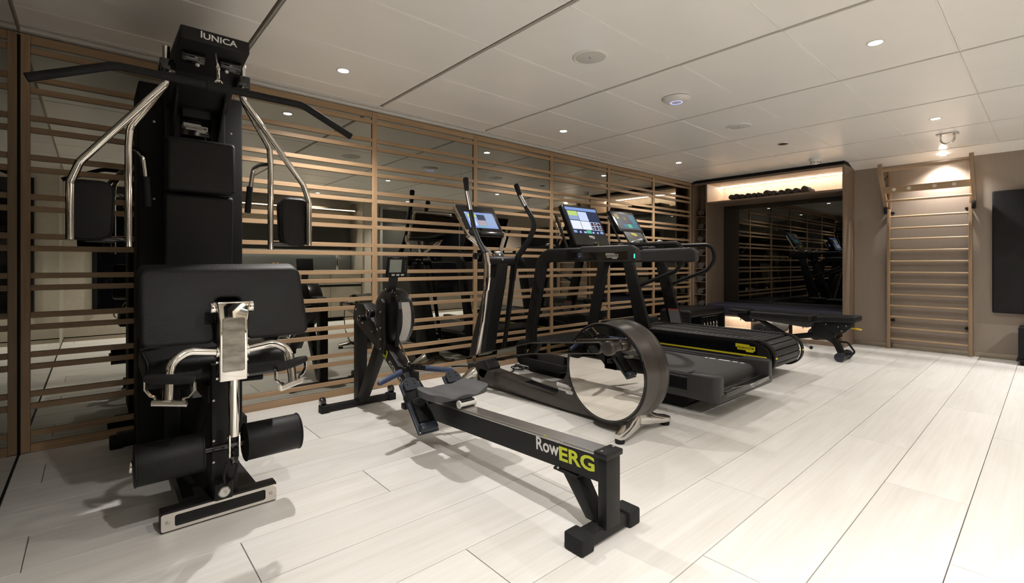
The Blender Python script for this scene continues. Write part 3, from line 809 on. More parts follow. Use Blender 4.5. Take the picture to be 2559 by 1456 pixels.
# front upright
up = part('front_upright', MB().box2((UC - 0.042, 2.2, 0.02), (UC + 0.05, 2.33, 0.60), 0.004), BLK, g)
part('upright_slot', MB().prism(fillet([(UC - 0.028, 0.265), (UC - 0.002, 0.265), (UC - 0.002, 0.335), (UC - 0.028, 0.335)], 0.011, 5, True), 'y', 2.1985, 2.205), DARKV, up)
for z in (0.46, 0.30, 0.215):
    part('bolt', MB().cyl((UC - 0.036, 2.2, z), (UC - 0.036, 2.196, z), 0.005, 10, 0.001), STL, up)
part('gusset', MB().prism([(2.33, 0.40), (2.33, 0.52), (2.95, 0.10), (2.95, 0.07), (2.80, 0.07)], 'x', UC - 0.03, UC + 0.03, 0.003), BLK, g)
# preacher cushion with a notch for the post
Yt, Yb, zt, zb = 2.17, 2.078, 0.985, 0.703
def ppt(x, z, off):
    t = (zt - z) / (zt - zb)
    return (x, Yt + (Yb - Yt) * t + off, z + off * 0.3)
out = fillet([(0.122, 0.705), (0.122, 0.98), (0.678, 0.985), (0.692, 0.703), (0.452, 0.703), (0.437, 0.865), (0.357, 0.865), (0.350, 0.70)], [0.025, 0.03, 0.035, 0.035, 0.025, 0.02, 0.02, 0.025], 5, True)
m = MB().prism([(p.x, p.y) for p in out], 'y', 0.0, 0.075, 0.016, 4)
m.v = [ppt(x, z, y) for x, y, z in m.v]
pc = part('preacher_pad', m, LEA, g)
part('pad_board', MB().box((UC, 2.205, 0.84), (0.36, 0.012, 0.2), rot=[('X', -0.31)]), BLK, g)
# chrome slider block with hinge
cbk = MB().prism(fillet([(UC - 0.047, 0.565), (UC - 0.047, 0.79), (UC - 0.056, 0.86), (UC + 0.056, 0.86), (UC + 0.047, 0.79), (UC + 0.047, 0.565)], [0.006, 0.03, 0.006, 0.006, 0.03, 0.006], 4, True), 'y', 2.022, 2.09, 0.005, 2)
blk = part('slider_block', cbk, CHR, g)
part('block_plate', MB().prism(fillet([(UC - 0.037, 0.60), (UC - 0.037, 0.80), (UC + 0.037, 0.80), (UC + 0.037, 0.60)], 0.006, 3, True), 'y', 2.0195, 2.023, 0.001, 1), mat('worn steel plate', (0.3, 0.285, 0.26), 0.3, 1.0, 0.35, scale=(14, 14, 50), rvar=0.15), blk)
for s in (-1, 1):
    part('hinge_cap', MB().cyl((mx(s, 0.052), 2.055, 0.838), (mx(s, 0.072), 2.055, 0.838), 0.022, 18, 0.004), CHR, blk)
    for z in (0.575, 0.635):
        part('bolt', MB().cyl((mx(s, 0.046), 2.05, z), (mx(s, 0.054), 2.05, z), 0.006, 10, 0.001), STL, blk)
part('block_hanger', MB().box2((UC - 0.05, 2.06, 0.70), (UC + 0.05, 2.20, 0.78), 0.004), BLK, g)
lp = part('lower_post', MB().cyl((UC + 0.006, 2.052, 0.35), (UC + 0.006, 2.052, 0.57), 0.0185, 18), CHR, g)
for s in (-1, 1):
    part('fork_plate', MB().prism(fillet([(2.035, 0.27), (2.035, 0.36), (2.07, 0.36), (2.07, 0.27)], 0.012, 4, True), 'x', UC + 0.006 + s * 0.016 - 0.003, UC + 0.006 + s * 0.016 + 0.003, 0.001, 1), CHR, lp)
part('pulley_wheel', MB().lathe([(0.0002, -0.009), (0.034, -0.009), (0.028, 0.0), (0.034, 0.009), (0.0002, 0.009)], (UC + 0.006, 2.055, 0.275), (1, 0, 0), 26), BLKG, lp)
part('low_cable', MB().tube([(UC - 0.02, 2.05, 0.255), (UC - 0.022, 2.08, 0.20), (UC - 0.012, 2.12, 0.15)], 0.0045, 8), BLKM, g)
part('low_cable', MB().tube([(UC + 0.02, 2.05, 0.25), (UC + 0.016, 2.09, 0.18), (UC - 0.004, 2.13, 0.14)], 0.0045, 8), BLKM, g)
part('cable_eye', MB().box2((UC - 0.042, 2.14, 0.08), (UC + 0.022, 2.2, 0.145), 0.006), BLK, g)
part('cable_pin', MB().lathe([(0.0002, 0), (0.017, 0), (0.021, 0.004), (0.017, 0.008), (0.008, 0.008), (0.0002, 0.004)], (UC - 0.01, 2.14, 0.112), (0, -1, 0), 20), STL, g)
# curved chrome handles with stirrup grips
for s in (-1, 1):
    a = [(mx(s, 0.045), 2.045, 0.675), (mx(s, 0.14), 2.035, 0.690), (mx(s, 0.195), 2.02, 0.66), (mx(s, 0.203), 2.005, 0.535)]
    ch = part('curved_arm', MB().tube(fillet(a, [0, 0.05, 0.07, 0], 7), 0.0155, 14), CHR, g)
    part('arm_collar', MB().cyl((mx(s, 0.046), 2.045, 0.675), (mx(s, 0.056), 2.044, 0.676), 0.021, 16, 0.002), CHR, ch)
    # grip bars run slightly back at their outer ends
    i0, o0 = V((mx(s, 0.130), 1.965, 0.600)), V((mx(s, 0.262), 2.035, 0.612))
    d = (o0 - i0)
    part('grip', MB().lathe([(0.0002, 0), (0.013, 0), (0.0165, 0.03), (0.0175, d.length / 2), (0.0165, d.length - 0.03), (0.013, d.length), (0.0002, d.length)], i0, d, 16), RUB, ch)
    b0, b1 = V((mx(s, 0.160), 1.985, 0.520)), V((mx(s, 0.235), 2.022, 0.528))
    part('stirrup_foot', MB().tube([b0 - d * 0.06, b1 + d * 0.06], 0.0125, 14), CHR, ch)
    for g0, f0, bulge in ((i0, b0, -0.0), (o0, b1, 0.0)):
        pth = [g0, g0 + V((0, 0, -0.038)) + d * (0.03 if g0 is i0 else -0.03) * 0, (g0 + f0) / 2 + V((0, 0, -0.018)), f0 + V((0, 0, 0.018)), f0]
        part('stirrup_side', MB().sweep([V(q) for q in pth], [(-0.0025, -0.006), (0.0025, -0.006), (0.0025, 0.006), (-0.0025, 0.006)], tuple(d)), CHR, ch)
# leg rollers
for s in (-1, 1):
    r = part('leg_roller', MB().cyl((mx(s, 0.072), 2.2, 0.268), (mx(s, 0.285), 2.2, 0.268), 0.074, 34, 0.006), LEA, g)
    for xx in (0.076, 0.281):
        part('roller_piping', MB().tube([(mx(s, xx), 2.2 + 0.0735 * math.cos(a), 0.268 + 0.0735 * math.sin(a)) for a in [2 * PI * k / 30 for k in range(30)]], 0.0035, 6, True), LEA, r)
    part('roller_cap', MB().cyl((mx(s, 0.285), 2.2, 0.268), (mx(s, 0.298), 2.2, 0.268), 0.022, 18, 0.003), CHR, r)
part('roller_axle', MB().cyl((mx(-1, 0.09), 2.2, 0.268), (mx(1, 0.09), 2.2, 0.268), 0.014, 14), BLKG, g)
# ================================================================== rowing machine
RX = 1.419
r = thing('rowing_machine', 'black rowing machine with long steel rail and grey seat', 'rowing machine', (RX, 2.1, 0))
# monorail, sloping slightly down to the flywheel end
def rail_z(y): return 0.312 - (y - 1.055) * 0.043
m = MB()
sec = [(-0.040, -0.100), (-0.040, 0.0), (-0.034, 0.004), (0.034, 0.004), (0.040, 0.0), (0.040, -0.100), (0.030, -0.106), (-0.030, -0.106)]
m.ringloft([[(RX + a, y, rail_z(y) + b) for a, b in sec] for y in (1.085, 2.42)])
rl = part('rail', m, BLK, r)
m = MB()
m.ringloft([[(RX + a, y, rail_z(y) + b) for a, b in ((-0.0365, 0.0035), (-0.0365, 0.0065), (0.0365, 0.0065), (0.0365, 0.0035))] for y in (1.095, 2.36)])
part('steel_track', m, STL, rl)
part('track_edge', MB().ringloft([[(RX + a, y, rail_z(y) + b) for a, b in ((-0.0412, -0.006), (-0.0412, -0.001), (-0.037, 0.004), (-0.037, -0.006))] for y in (1.09, 2.40)]), STL, rl)
dy = V((0, -1, 0.043)).normalized()
lettering(rl, 'Row', (RX - 0.0404, 1.348, 0.266), dy, (0, 0, 1), 0.054, WHT, width=0.128, off=0.022)
lettering(rl, 'ERG', (RX - 0.0404, 1.195, 0.262), dy, (0, 0, 1), 0.056, LIME, width=0.176, off=0.03)
lettering(rl, 'concept 2', (RX - 0.0404, 1.305, 0.300), dy, (0, 0, 1), 0.0135, WHT, width=0.082, off=0.012)
lettering(rl, 'CI', (RX - 0.0404, 1.360, 0.3015), dy, (0, 0, 1), 0.012, LIME, width=0.018, off=0.03)
# rear leg
part('rear_post', MB().box2((RX - 0.041, 1.052, 0.045), (RX + 0.041, 1.092, 0.305), 0.004), BLK, r)
cap = part('end_plate', MB().box2((RX - 0.050, 1.046, 0.300), (RX + 0.050, 1.105, 0.322), 0.004), BLK, r)
for s in (-1, 1):
    part('screw', MB().cyl((RX + s * 0.034, 1.078, 0.322), (RX + s * 0.034, 1.078, 0.325), 0.006, 10, 0.001), STL, cap)
part('rear_brace', MB().prism([(1.285, 0.20), (1.205, 0.20), (1.105, 0.05), (1.155, 0.05)], 'x', RX - 0.033, RX + 0.033, 0.003), BLK, r)
part('brace_plate', MB().box2((RX - 0.046, 1.19, 0.188), (RX + 0.046, 1.31, 0.198), 0.002), BLK, r)
part('screw', MB().cyl((RX - 0.043, 1.285, 0.198), (RX - 0.043, 1.285, 0.206), 0.006, 10, 0.001), STL, r)
part('rear_foot_bar', MB().box2((RX - 0.16, 1.065, 0.008), (RX + 0.16, 1.128, 0.052), 0.004), BLK, r)
for s in (-1, 1):
    part('rubber_foot', MB().box2((RX + s * 0.105, 1.053, 0.0), (RX + s * 0.172, 1.14, 0.062), 0.008, 3), RUB, r)
# front frame: inclined beam
def beam(y): return 0.660 + (y - 3.24) * 0.405     # centre line height
sec = [(-0.038, -0.058), (-0.038, 0.050), (-0.032, 0.056), (0.032, 0.056), (0.038, 0.050), (0.038, -0.058)]
m = MB()
m.prism(fillet([(3.225, 0.725), (3.27, 0.615), (2.82, 0.425), (2.60, 0.305), (2.45, 0.205), (2.40, 0.155), (2.30, 0.150), (2.30, 0.258), (2.42, 0.275), (2.553, 0.362), (2.846, 0.548), (3.09, 0.732)], [0.03, 0.03, 0.3, 0.2, 0.05, 0.02, 0.01, 0.01, 0.1, 0.2, 0.3, 0.02], 4, True), 'x', RX - 0.04, RX + 0.04, 0.004)
bm_ = part('front_beam', m, BLK, r)
bd = V((0, -1, -0.60)).normalized()
lettering(bm_, 'concept 2', (RX - 0.0404, 2.545, 0.298), bd, (0, -0.6, 1), 0.052, SIL, width=0.40, off=0.02)
lettering(bm_, 'CI', (RX - 0.0404, 2.772, 0.446), bd, (0, -0.6, 1), 0.062, LIME, width=0.066, off=0.03)
for y, z in ((3.205, 0.685), (3.10, 0.60), (2.95, 0.56)):
    part('bolt', MB().cyl((RX - 0.04, y, z), (RX - 0.045, y, z), 0.006, 10, 0.001), STL, bm_)
for y, z, rr in ((3.07, 0.64, 0.022), (2.93, 0.68, 0.027)):
    part('idler_pulley', MB().cyl((RX - 0.04, y, z), (RX - 0.085, y, z), rr, 20, 0.004), BLKG, bm_)
# front legs
part('front_leg', MB().prism([(3.265, 0.66), (3.175, 0.64), (3.195, 0.045), (3.265, 0.045)], 'x', RX - 0.032, RX + 0.032, 0.003), BLK, r)
part('front_leg', MB().prism([(2.93, 0.50), (2.86, 0.46), (3.165, 0.045), (3.225, 0.045)], 'x', RX - 0.03, RX + 0.03, 0.003), BLK, r)
part('front_foot_bar', MB().box2((RX - 0.265, 3.225, 0.008), (RX + 0.265, 3.275, 0.045), 0.004), BLK, r)
for s in (-1, 1):
    f = part('front_foot', MB().box2((RX + s * 0.215, 3.215, 0.0), (RX + s * 0.272, 3.285, 0.05), 0.006), RUB, r)
    part('caster', MB().cyl((RX + s * 0.235, 3.262, 0.072), (RX + s * 0.268, 3.262, 0.072), 0.028, 20, 0.004), BLKG, f)
# flywheel housing, axis across the machine
FY, FZ, FR = 2.805, 0.668, 0.178
fw_ = part('flywheel_housing', MB().lathe([(0.0002, 0.0), (0.10, 0.0), (0.15, 0.006), (0.172, 0.02), (FR, 0.04), (FR, 0.10), (0.172, 0.122), (0.15, 0.136), (0.0002, 0.14)], (RX - 0.032, FY, FZ), (1, 0, 0), 44), mat('satin black plastic', (0.008, 0.008, 0.009), 0.3, 0, 0.1), r)
m = MB(); R1 = FR + 0.004; n = 24; a0, a1 = PI * 0.82, PI * 1.30
rings = []
for k in range(n + 1):
    a = a0 + (a1 - a0) * k / n
    c, s_ = math.cos(a), math.sin(a)
    rings.append([(RX + 0.004, FY + R1 * c, FZ + R1 * s_), (RX + 0.062, FY + R1 * c, FZ + R1 * s_), (RX + 0.062, FY + (R1 - 0.006) * c, FZ + (R1 - 0.006) * s_), (RX + 0.004, FY + (R1 - 0.006) * c, FZ + (R1 - 0.006) * s_)])
m.ringloft(rings)
part('air_grille', m, GRILL, fw_)
for k in range(10):
    a = PI * 0.2 + k * 0.18
    part('rim_stud', MB().sph((RX + 0.0, FY + (FR - 0.002) * math.cos(a), FZ + (FR - 0.002) * math.sin(a)), 0.004, 8), STL, fw_)
part('chain_guard', MB().prism(fillet([(2.775, 0.435), (2.75, 0.46), (2.755, 0.76), (2.785, 0.785), (2.835, 0.77), (2.825, 0.46)], 0.012, 3, True), 'x', RX - 0.062, RX - 0.040, 0.004), BLK, r)
part('guard_frame', MB().tube([(RX - 0.02, 2.655, 0.50), (RX - 0.02, 2.615, 0.73), (RX + 0.0, 2.66, 0.775)], 0.012, 8), BLK, r)
for z in (0.47, 0.53, 0.60, 0.70):
    part('bolt', MB().cyl((RX - 0.062, 2.785, z), (RX - 0.067, 2.785, z), 0.0055, 10, 0.001), STL, r)
# monitor on its arm
part('monitor_arm', MB().sweep([(RX + 0.0, 2.80, 0.80), (RX + 0.008, 2.765, 0.87), (RX + 0.016, 2.755, 0.945)], [(-0.026, -0.012), (0.026, -0.012), (0.026, 0.012), (-0.026, 0.012)], (1, 0, 0)), BLK, r)
mm = Matrix.Translation((RX + 0.022, 2.73, 0.985)) @ Matrix.Rotation(math.radians(10), 4, 'X')
mo = part('monitor', MB().box((0, 0, 0), (0.142, 0.022, 0.132), 0.006, 3, M=mm), BLKM, r)
part('display', MB().box((-0.016, -0.0115, 0.006), (0.082, 0.002, 0.082), 0.0008, 1, M=mm), mat('lcd grey green', (0.20, 0.235, 0.20), 0.2), mo)
for k in range(5):
    part('button', MB().box((0.053, -0.0118, 0.038 - 0.0155 * k), (0.014, 0.003, 0.008), 0.002, 2, M=mm), BLKG, mo)
for k in range(3):
    part('button', MB().box((-0.028 + 0.032 * k, -0.0118, -0.051), (0.022, 0.003, 0.011), 0.003, 2, M=mm), SIL, mo)
lettering(mo, 'concept 2', mm @ V((-0.02, -0.0113, 0.058)), mm.to_3x3() @ V((1, 0, 0)), mm.to_3x3() @ V((0, 0, 1)), 0.006, WHT, width=0.045)
part('monitor_clip', MB().box((0.0, 0.02, -0.055), (0.06, 0.03, 0.03), 0.006, 2, M=mm), BLKG, mo)
# chain and handle
part('chain', MB().tube([(RX, 2.74, 0.60), (RX - 0.005, 2.53, 0.415)], 0.0055, 8), mat('nickel chain', (0.35, 0.27, 0.17), 0.35, 1.0, 0.4, scale=(200, 200, 200)), r)
hc = V((RX - 0.008, 2.50, 0.392))
hn = part('handle', MB().ringloft([[(hc.x + x, 2.50 - 0.3 * abs(x) ** 1.3 + a, hc.z - 0.16 * abs(x) + b) for a, b in ((-0.014, -0.012), (0.016, -0.012), (0.012, 0.012), (-0.010, 0.012))] for x in (-0.085, -0.04, 0, 0.04, 0.085)]), BLKM, r)
for k in range(5):
    x = -0.06 + 0.03 * k
    part('handle_rib', MB().box((hc.x + x, 2.505, hc.z - 0.16 * abs(x) + 0.012), (0.004, 0.05, 0.014)), BLKG, hn)
for s in (-1, 1):
    pth = [(hc.x + s * 0.08, 2.478, 0.380), (hc.x + s * 0.15, 2.455, 0.367), (hc.x + s * 0.235, 2.425, 0.352), (hc.x + s * 0.245, 2.421, 0.350)]
    part('grip', MB().tube([V(p) for p in pth], [0.0165, 0.0165, 0.0155, 0.009], 16), BLU, hn)
part('chain_ring', MB().tube([(RX - 0.006 + 0.012 * math.cos(a), 2.525, 0.410 + 0.012 * math.sin(a)) for a in [2 * PI * k / 14 for k in range(14)]], 0.003, 6, True), STL, hn)
part('handle_hook', MB().box2((RX - 0.012, 2.44, 0.30), (RX + 0.012, 2.49, 0.375), 0.004), BLK, r)
# foot stretchers
for s in (-1, 1):
    fx = RX + s * 0.135
    # local: y runs up the plate, z out of it toward the rower
    M = Matrix.Translation((fx, 2.205, 0.260)) @ Matrix.Rotation(math.radians(46.5), 4, 'X')
    fp = part('foot_plate', MB().box((0, -0.012, 0), (0.122, 0.30, 0.014), 0.008, 3, M=M), DBLU, r)
    part('heel_cup', MB().box((0, -0.135, 0.02), (0.10, 0.045, 0.034), 0.012, 3, M=M), DBLU, fp)
    pts = fillet([(-0.043, 0.085), (0.043, 0.085), (0.043, 0.158), (-0.043, 0.158)], [0.004, 0.004, 0.03, 0.03], 5, True)
    t_ = MB().prism([(p.x, p.y) for p in pts], 'z', 0.010, 0.018, 0.001, 1)
    t_.v = [tuple(M @ V(q)) for q in t_.v]
    fl = part('flexfoot_tab', t_, DBLU, fp)
    for hx in (-0.022, 0.022):
        for hy_ in (0.118, 0.138):
            part('peg_hole', MB().lathe([(0.0002, 0), (0.005, 0), (0.005, 0.0008), (0.0002, 0.0008)], M @ V((hx, hy_, 0.0182)), M.to_3x3() @ V((0, 0, 1)), 12), DARKV, fl)
    for k in range(6):
        part('tread_rib', MB().box((0, 0.06 + 0.011 * k, 0.010), (0.098, 0.005, 0.006), 0.001, 1, M=M), BLKM, fp)
    part('foot_strap', MB().ringloft([[tuple(M @ V((0.066 * math.cos(a), 0.02 + 0.004 * math.sin(a), 0.058 * math.sin(a)))), tuple(M @ V((0.066 * math.cos(a), 0.055 + 0.004 * math.sin(a), 0.062 * math.sin(a)))), tuple(M @ V((0.063 * math.cos(a), 0.055, 0.058 * math.sin(a)))), tuple(M @ V((0.063 * math.cos(a), 0.02, 0.054 * math.sin(a))))] for a in [PI * k / 14 for k in range(15)]]), RUB, fp)
    part('shoe_tongue', MB().box((0, -0.04, 0.018), (0.08, 0.14, 0.022), 0.01, 3, M=M), BLKM, fp)
    for hx in (-0.048, 0.048):
        part('screw', MB().cyl(M @ V((hx, -0.152, 0.007)), M @ V((hx, -0.152, 0.010)), 0.005, 10, 0.001), STL, fp)
part('stretcher_bracket', MB().box2((RX - 0.19, 2.245, 0.235), (RX + 0.19, 2.285, 0.265), 0.003), BLK, r)
# seat with a saddle shaped top
m = MB(); NX, NY = 20, 12
X0, X1, Y0, Y1 = RX - 0.175, RX + 0.175, 1.905, 2.135
top, bot = [], []
for j in range(NY + 1):
    for i in range(NX + 1):
        u, v_ = i / NX * 2 - 1, j / NY * 2 - 1
        inset = 1.0
        x = RX + u * 0.178 * (1 - 0.07 * max(0, v_) ) * (1 - 0.10 * (abs(v_) ** 6))
        y = 2.085 + v_ * 0.118 * (1 - 0.16 * abs(u) ** 5) - (0.02 * math.cos(u * PI * 0.5) if v_ > 0 else -0.0) * 0
        z = 0.352 + 0.020 * abs(u) ** 2.2 - 0.010 * math.exp(-((abs(u) - 0.45) / 0.22) ** 2) * (1 - v_ * 0.4)
        edge = max(abs(u) ** 10, abs(v_) ** 8)
        z -= 0.012 * edge
        top.append((x, y, z)); bot.append((RX + (x - RX) * 0.97, 2.085 + (y - 2.085) * 0.97, 0.318 + 0.006 * abs(u)))
n = (NX + 1) * (NY + 1)
fs = []
for j in range(NY):
    for i in range(NX):
        a = j * (NX + 1) + i
        fs.append((a, a + 1, a + NX + 2, a + NX + 1)); fs.append((n + a, n + a + NX + 1, n + a + NX + 2, n + a + 1))
bd_ = [i for i in range(NX)] + [j * (NX + 1) + NX for j in range(NY)] + [NY * (NX + 1) + i for i in range(NX, 0, -1)] + [j * (NX + 1) for j in range(NY, 0, -1)]
for k in range(len(bd_)):
    a, b = bd_[k], bd_[(k + 1) % len(bd_)]
    fs.append((a, n + a, n + b, b))
m.add(top + bot, fs)
se = part('seat', m, SEATG, r, 50)
part('carriage', MB().box2((RX - 0.05, 1.945, 0.292), (RX + 0.05, 2.17, 0.318), 0.004), BLK, r)
for y in (1.955, 2.16):
    part('seat_roller', MB().lathe([(0.0002, 0), (0.02, 0), (0.02, 0.006), (0.014, 0.012), (0.014, 0.088), (0.02, 0.094), (0.02, 0.10), (0.0002, 0.10)], (RX - 0.05, y, rail_z(y) + 0.027), (1, 0, 0), 18), WHITEP, r)
# ================================================================== elliptical trainer
def screen_tiles(panel, M, W, H, tiles, base):
    """flat lit picture: coloured fields on a display; M maps (x across, y up, z out) to the world"""
    sc = part('display', MB().box((0, 0, 0), (W, H, 0.002), M=M), base, panel)
    for (x0, x1, y0, y1, mt) in tiles:
        part('screen_field', MB().box(((x0 + x1) / 2 * W - W / 2, (y0 + y1) / 2 * H - H / 2, 0.0012), ((x1 - x0) * W, (y1 - y0) * H, 0.0008), M=M), mt, sc)
    return sc
def glow(name, c, e): return mat('screen ' + name, (0.012, 0.012, 0.012), 0.45, spec=0.02, metal=0.0, var=0.0, emit=c, es=e)
S_DARK = glow('navy', (0.05, 0.07, 0.16), 0.5)
S_BAR = glow('bar', (0.28, 0.42, 0.85), 0.8)
S_PALE = glow('pale', (0.62, 0.72, 1.0), 0.95)
S_WHITE = glow('white', (0.82, 0.86, 1.0), 1.0)
S_MID = glow('mid', (0.38, 0.50, 0.78), 0.75)
S_LIME = glow('lime', (0.65, 0.85, 0.25), 0.8)
S_GRN = glow('green', (0.12, 0.7, 0.42), 0.7)
S_RED = glow('red', (0.9, 0.1, 0.1), 0.6)
S_BLACK = glow('black', (0.02, 0.02, 0.03), 0.4)
S_ORNG = glow('orange', (0.75, 0.5, 0.2), 0.55)
S_TEAL = glow('teal', (0.08, 0.28, 0.40), 0.6)
S_GREY = glow('grey', (0.14, 0.15, 0.17), 0.6)
S_PHOTO = glow('photo', (0.14, 0.11, 0.13), 0.6)
S_PEACH = glow('peach', (0.55, 0.45, 0.5), 0.75)

EX = 2.45
e = thing('elliptical_trainer', 'black elliptical trainer with round mirror wheel cover', 'elliptical', (EX, 2.4, 0))
WY, WZ, WR = 1.777, 0.350, 0.300
# wheel housing, a broad drum
hs = part('wheel_housing', MB().lathe([(0.285, 0.004), (0.296, 0.0), (WR, 0.006), (WR - 0.004, 0.03), (WR - 0.006, 0.12), (WR - 0.004, 0.15), (WR + 0.004, 0.18), (WR + 0.002, 0.225), (WR - 0.015, 0.25), (WR - 0.04, 0.26), (0.0002, 0.262), (0.0002, 0.02), (0.285, 0.02)], (2.30, WY, WZ), (1, 0, 0), 72), GRAPH, e)
part('rim_ring', MB().lathe([(0.279, 0.0), (0.279, -0.003), (0.289, -0.003), (0.292, 0.002), (0.292, 0.01), (0.279, 0.01)], (2.30, WY, WZ), (1, 0, 0), 72), BLKG, hs)
part('mirror_disc', MB().lathe([(0.0002, 0.0), (0.281, 0.0), (0.281, 0.006), (0.0002, 0.006)], (2.301, WY, WZ), (1, 0, 0), 72), MIRW, hs)
part('drum_seam', MB().lathe([(WR - 0.0052, 0.0), (WR - 0.0045, 0.0005), (WR - 0.0045, 0.0020), (WR - 0.0052, 0.0025)], (2.44, WY, WZ), (1, 0, 0), 72), DARKV, hs)
# tail fin joining drum and beam, then the long beam
fin = MB().prism(fillet([(3.10, 0.03), (3.16, 0.16), (2.98, 0.152), (2.60, 0.125), (2.255, 0.104), (2.15, 0.29), (2.05, 0.42), (1.75, 0.40), (1.62, 0.06), (1.75, 0.03), (2.2, 0.018), (2.6, 0.022)], [0.02, 0.04, 0.1, 0.3, 0.06, 0.1, 0.02, 0.02, 0.02, 0.02, 0.3, 0.3], 5, True), 'x', EX - 0.062, EX + 0.062, 0.012, 3)
bm2 = part('main_beam', fin, GRAPH, e)
part('beam_recess', MB().box((EX, 2.44, 0.1135), (0.066, 0.32, 0.012), 0.005, 2, rot=[('X', 0.06)]), BLKG, bm2)
badge(e, (EX - 0.0635, 2.165, 0.165), (0, -1, 0), (0, 0, 1), 0.155, WHT, BLKM)
# mast
mast = MB().prism(fillet([(3.30, 0.10), (3.215, 0.40), (3.02, 0.90), (3.0, 1.02), (2.885, 1.02), (2.915, 0.85), (3.02, 0.45), (3.06, 0.25), (2.98, 0.16), (3.05, 0.06)], [0.04, 0.2, 0.2, 0.02, 0.02, 0.2, 0.2, 0.1, 0.02, 0.02], 5, True), 'x', EX - 0.062, EX + 0.062, 0.014, 3)
part('mast', mast, BLK, e)
part('mast_seam', MB().box2((EX - 0.064, 2.99, 0.30), (EX + 0.064, 3.0, 0.302)), DARKV, e)
part('pivot_tube', MB().cyl((2.30, 2.93, 1.025), (2.60, 2.93, 1.025), 0.038, 26, 0.005), BLK, e)
part('pivot_screw', MB().cyl((EX, 2.895, 1.036), (EX, 2.889, 1.038), 0.009, 12, 0.002), STL, e)
# front feet
ff = MB().ringloft([[(x, 3.20 + a, z0 + b) for a, b in ((-w2, 0.0), (-w2, h * 0.6), (-w2 * 0.5, h), (w2 * 0.5, h), (w2, h * 0.6), (w2, 0.0))] for x, z0, w2, h in ((2.17, 0.018, 0.03, 0.03), (2.28, 0.022, 0.036, 0.05), (2.37, 0.03, 0.055, 0.10), (2.43, 0.03, 0.075, 0.15), (2.47, 0.03, 0.075, 0.15), (2.53, 0.03, 0.055, 0.10), (2.62, 0.022, 0.036, 0.05), (2.73, 0.018, 0.03, 0.03))])
ffo = part('front_foot', ff, ALU, e, 60)
for x in (2.19, 2.71):
    part('rubber_pad', MB().cyl((x, 3.20, 0.0), (x, 3.20, 0.02), 0.024, 18, 0.002), RUB, ffo)
# rear feet: polished casting with two toes
rf = MB()
for s in (-1, 1):
    rings = []
    for t, x, y, z0, w2, h in ((0, EX, 1.69, 0.05, 0.075, 0.115), (1, EX + s * 0.05, 1.665, 0.045, 0.070, 0.10), (2, EX + s * 0.11, 1.635, 0.038, 0.050, 0.066), (3, EX + s * 0.17, 1.612, 0.030, 0.036, 0.048), (4, EX + s * 0.235, 1.60, 0.026, 0.030, 0.038), (5, EX + s * 0.262, 1.597, 0.028, 0.022, 0.026)):
        rings.append([(x, y + a * w2, z0 + b * h) for a, b in ((-1, 0.0), (-1, 0.55), (-0.65, 0.95), (0, 1.0), (0.65, 0.95), (1, 0.55), (1, 0.0))])
    rf.ringloft(rings)
rfo = part('rear_foot', rf, ALU, e, 60)
for s in (-1, 1):
    part('rubber_pad', MB().cyl((EX + s * 0.235, 1.60, 0.0), (EX + s * 0.235, 1.60, 0.028), 0.027, 20, 0.003), RUB, rfo)
part('drum_saddle', MB().box2((EX - 0.07, 1.64, 0.05), (EX + 0.07, 1.82, 0.16), 0.02, 3), ALU, rfo)
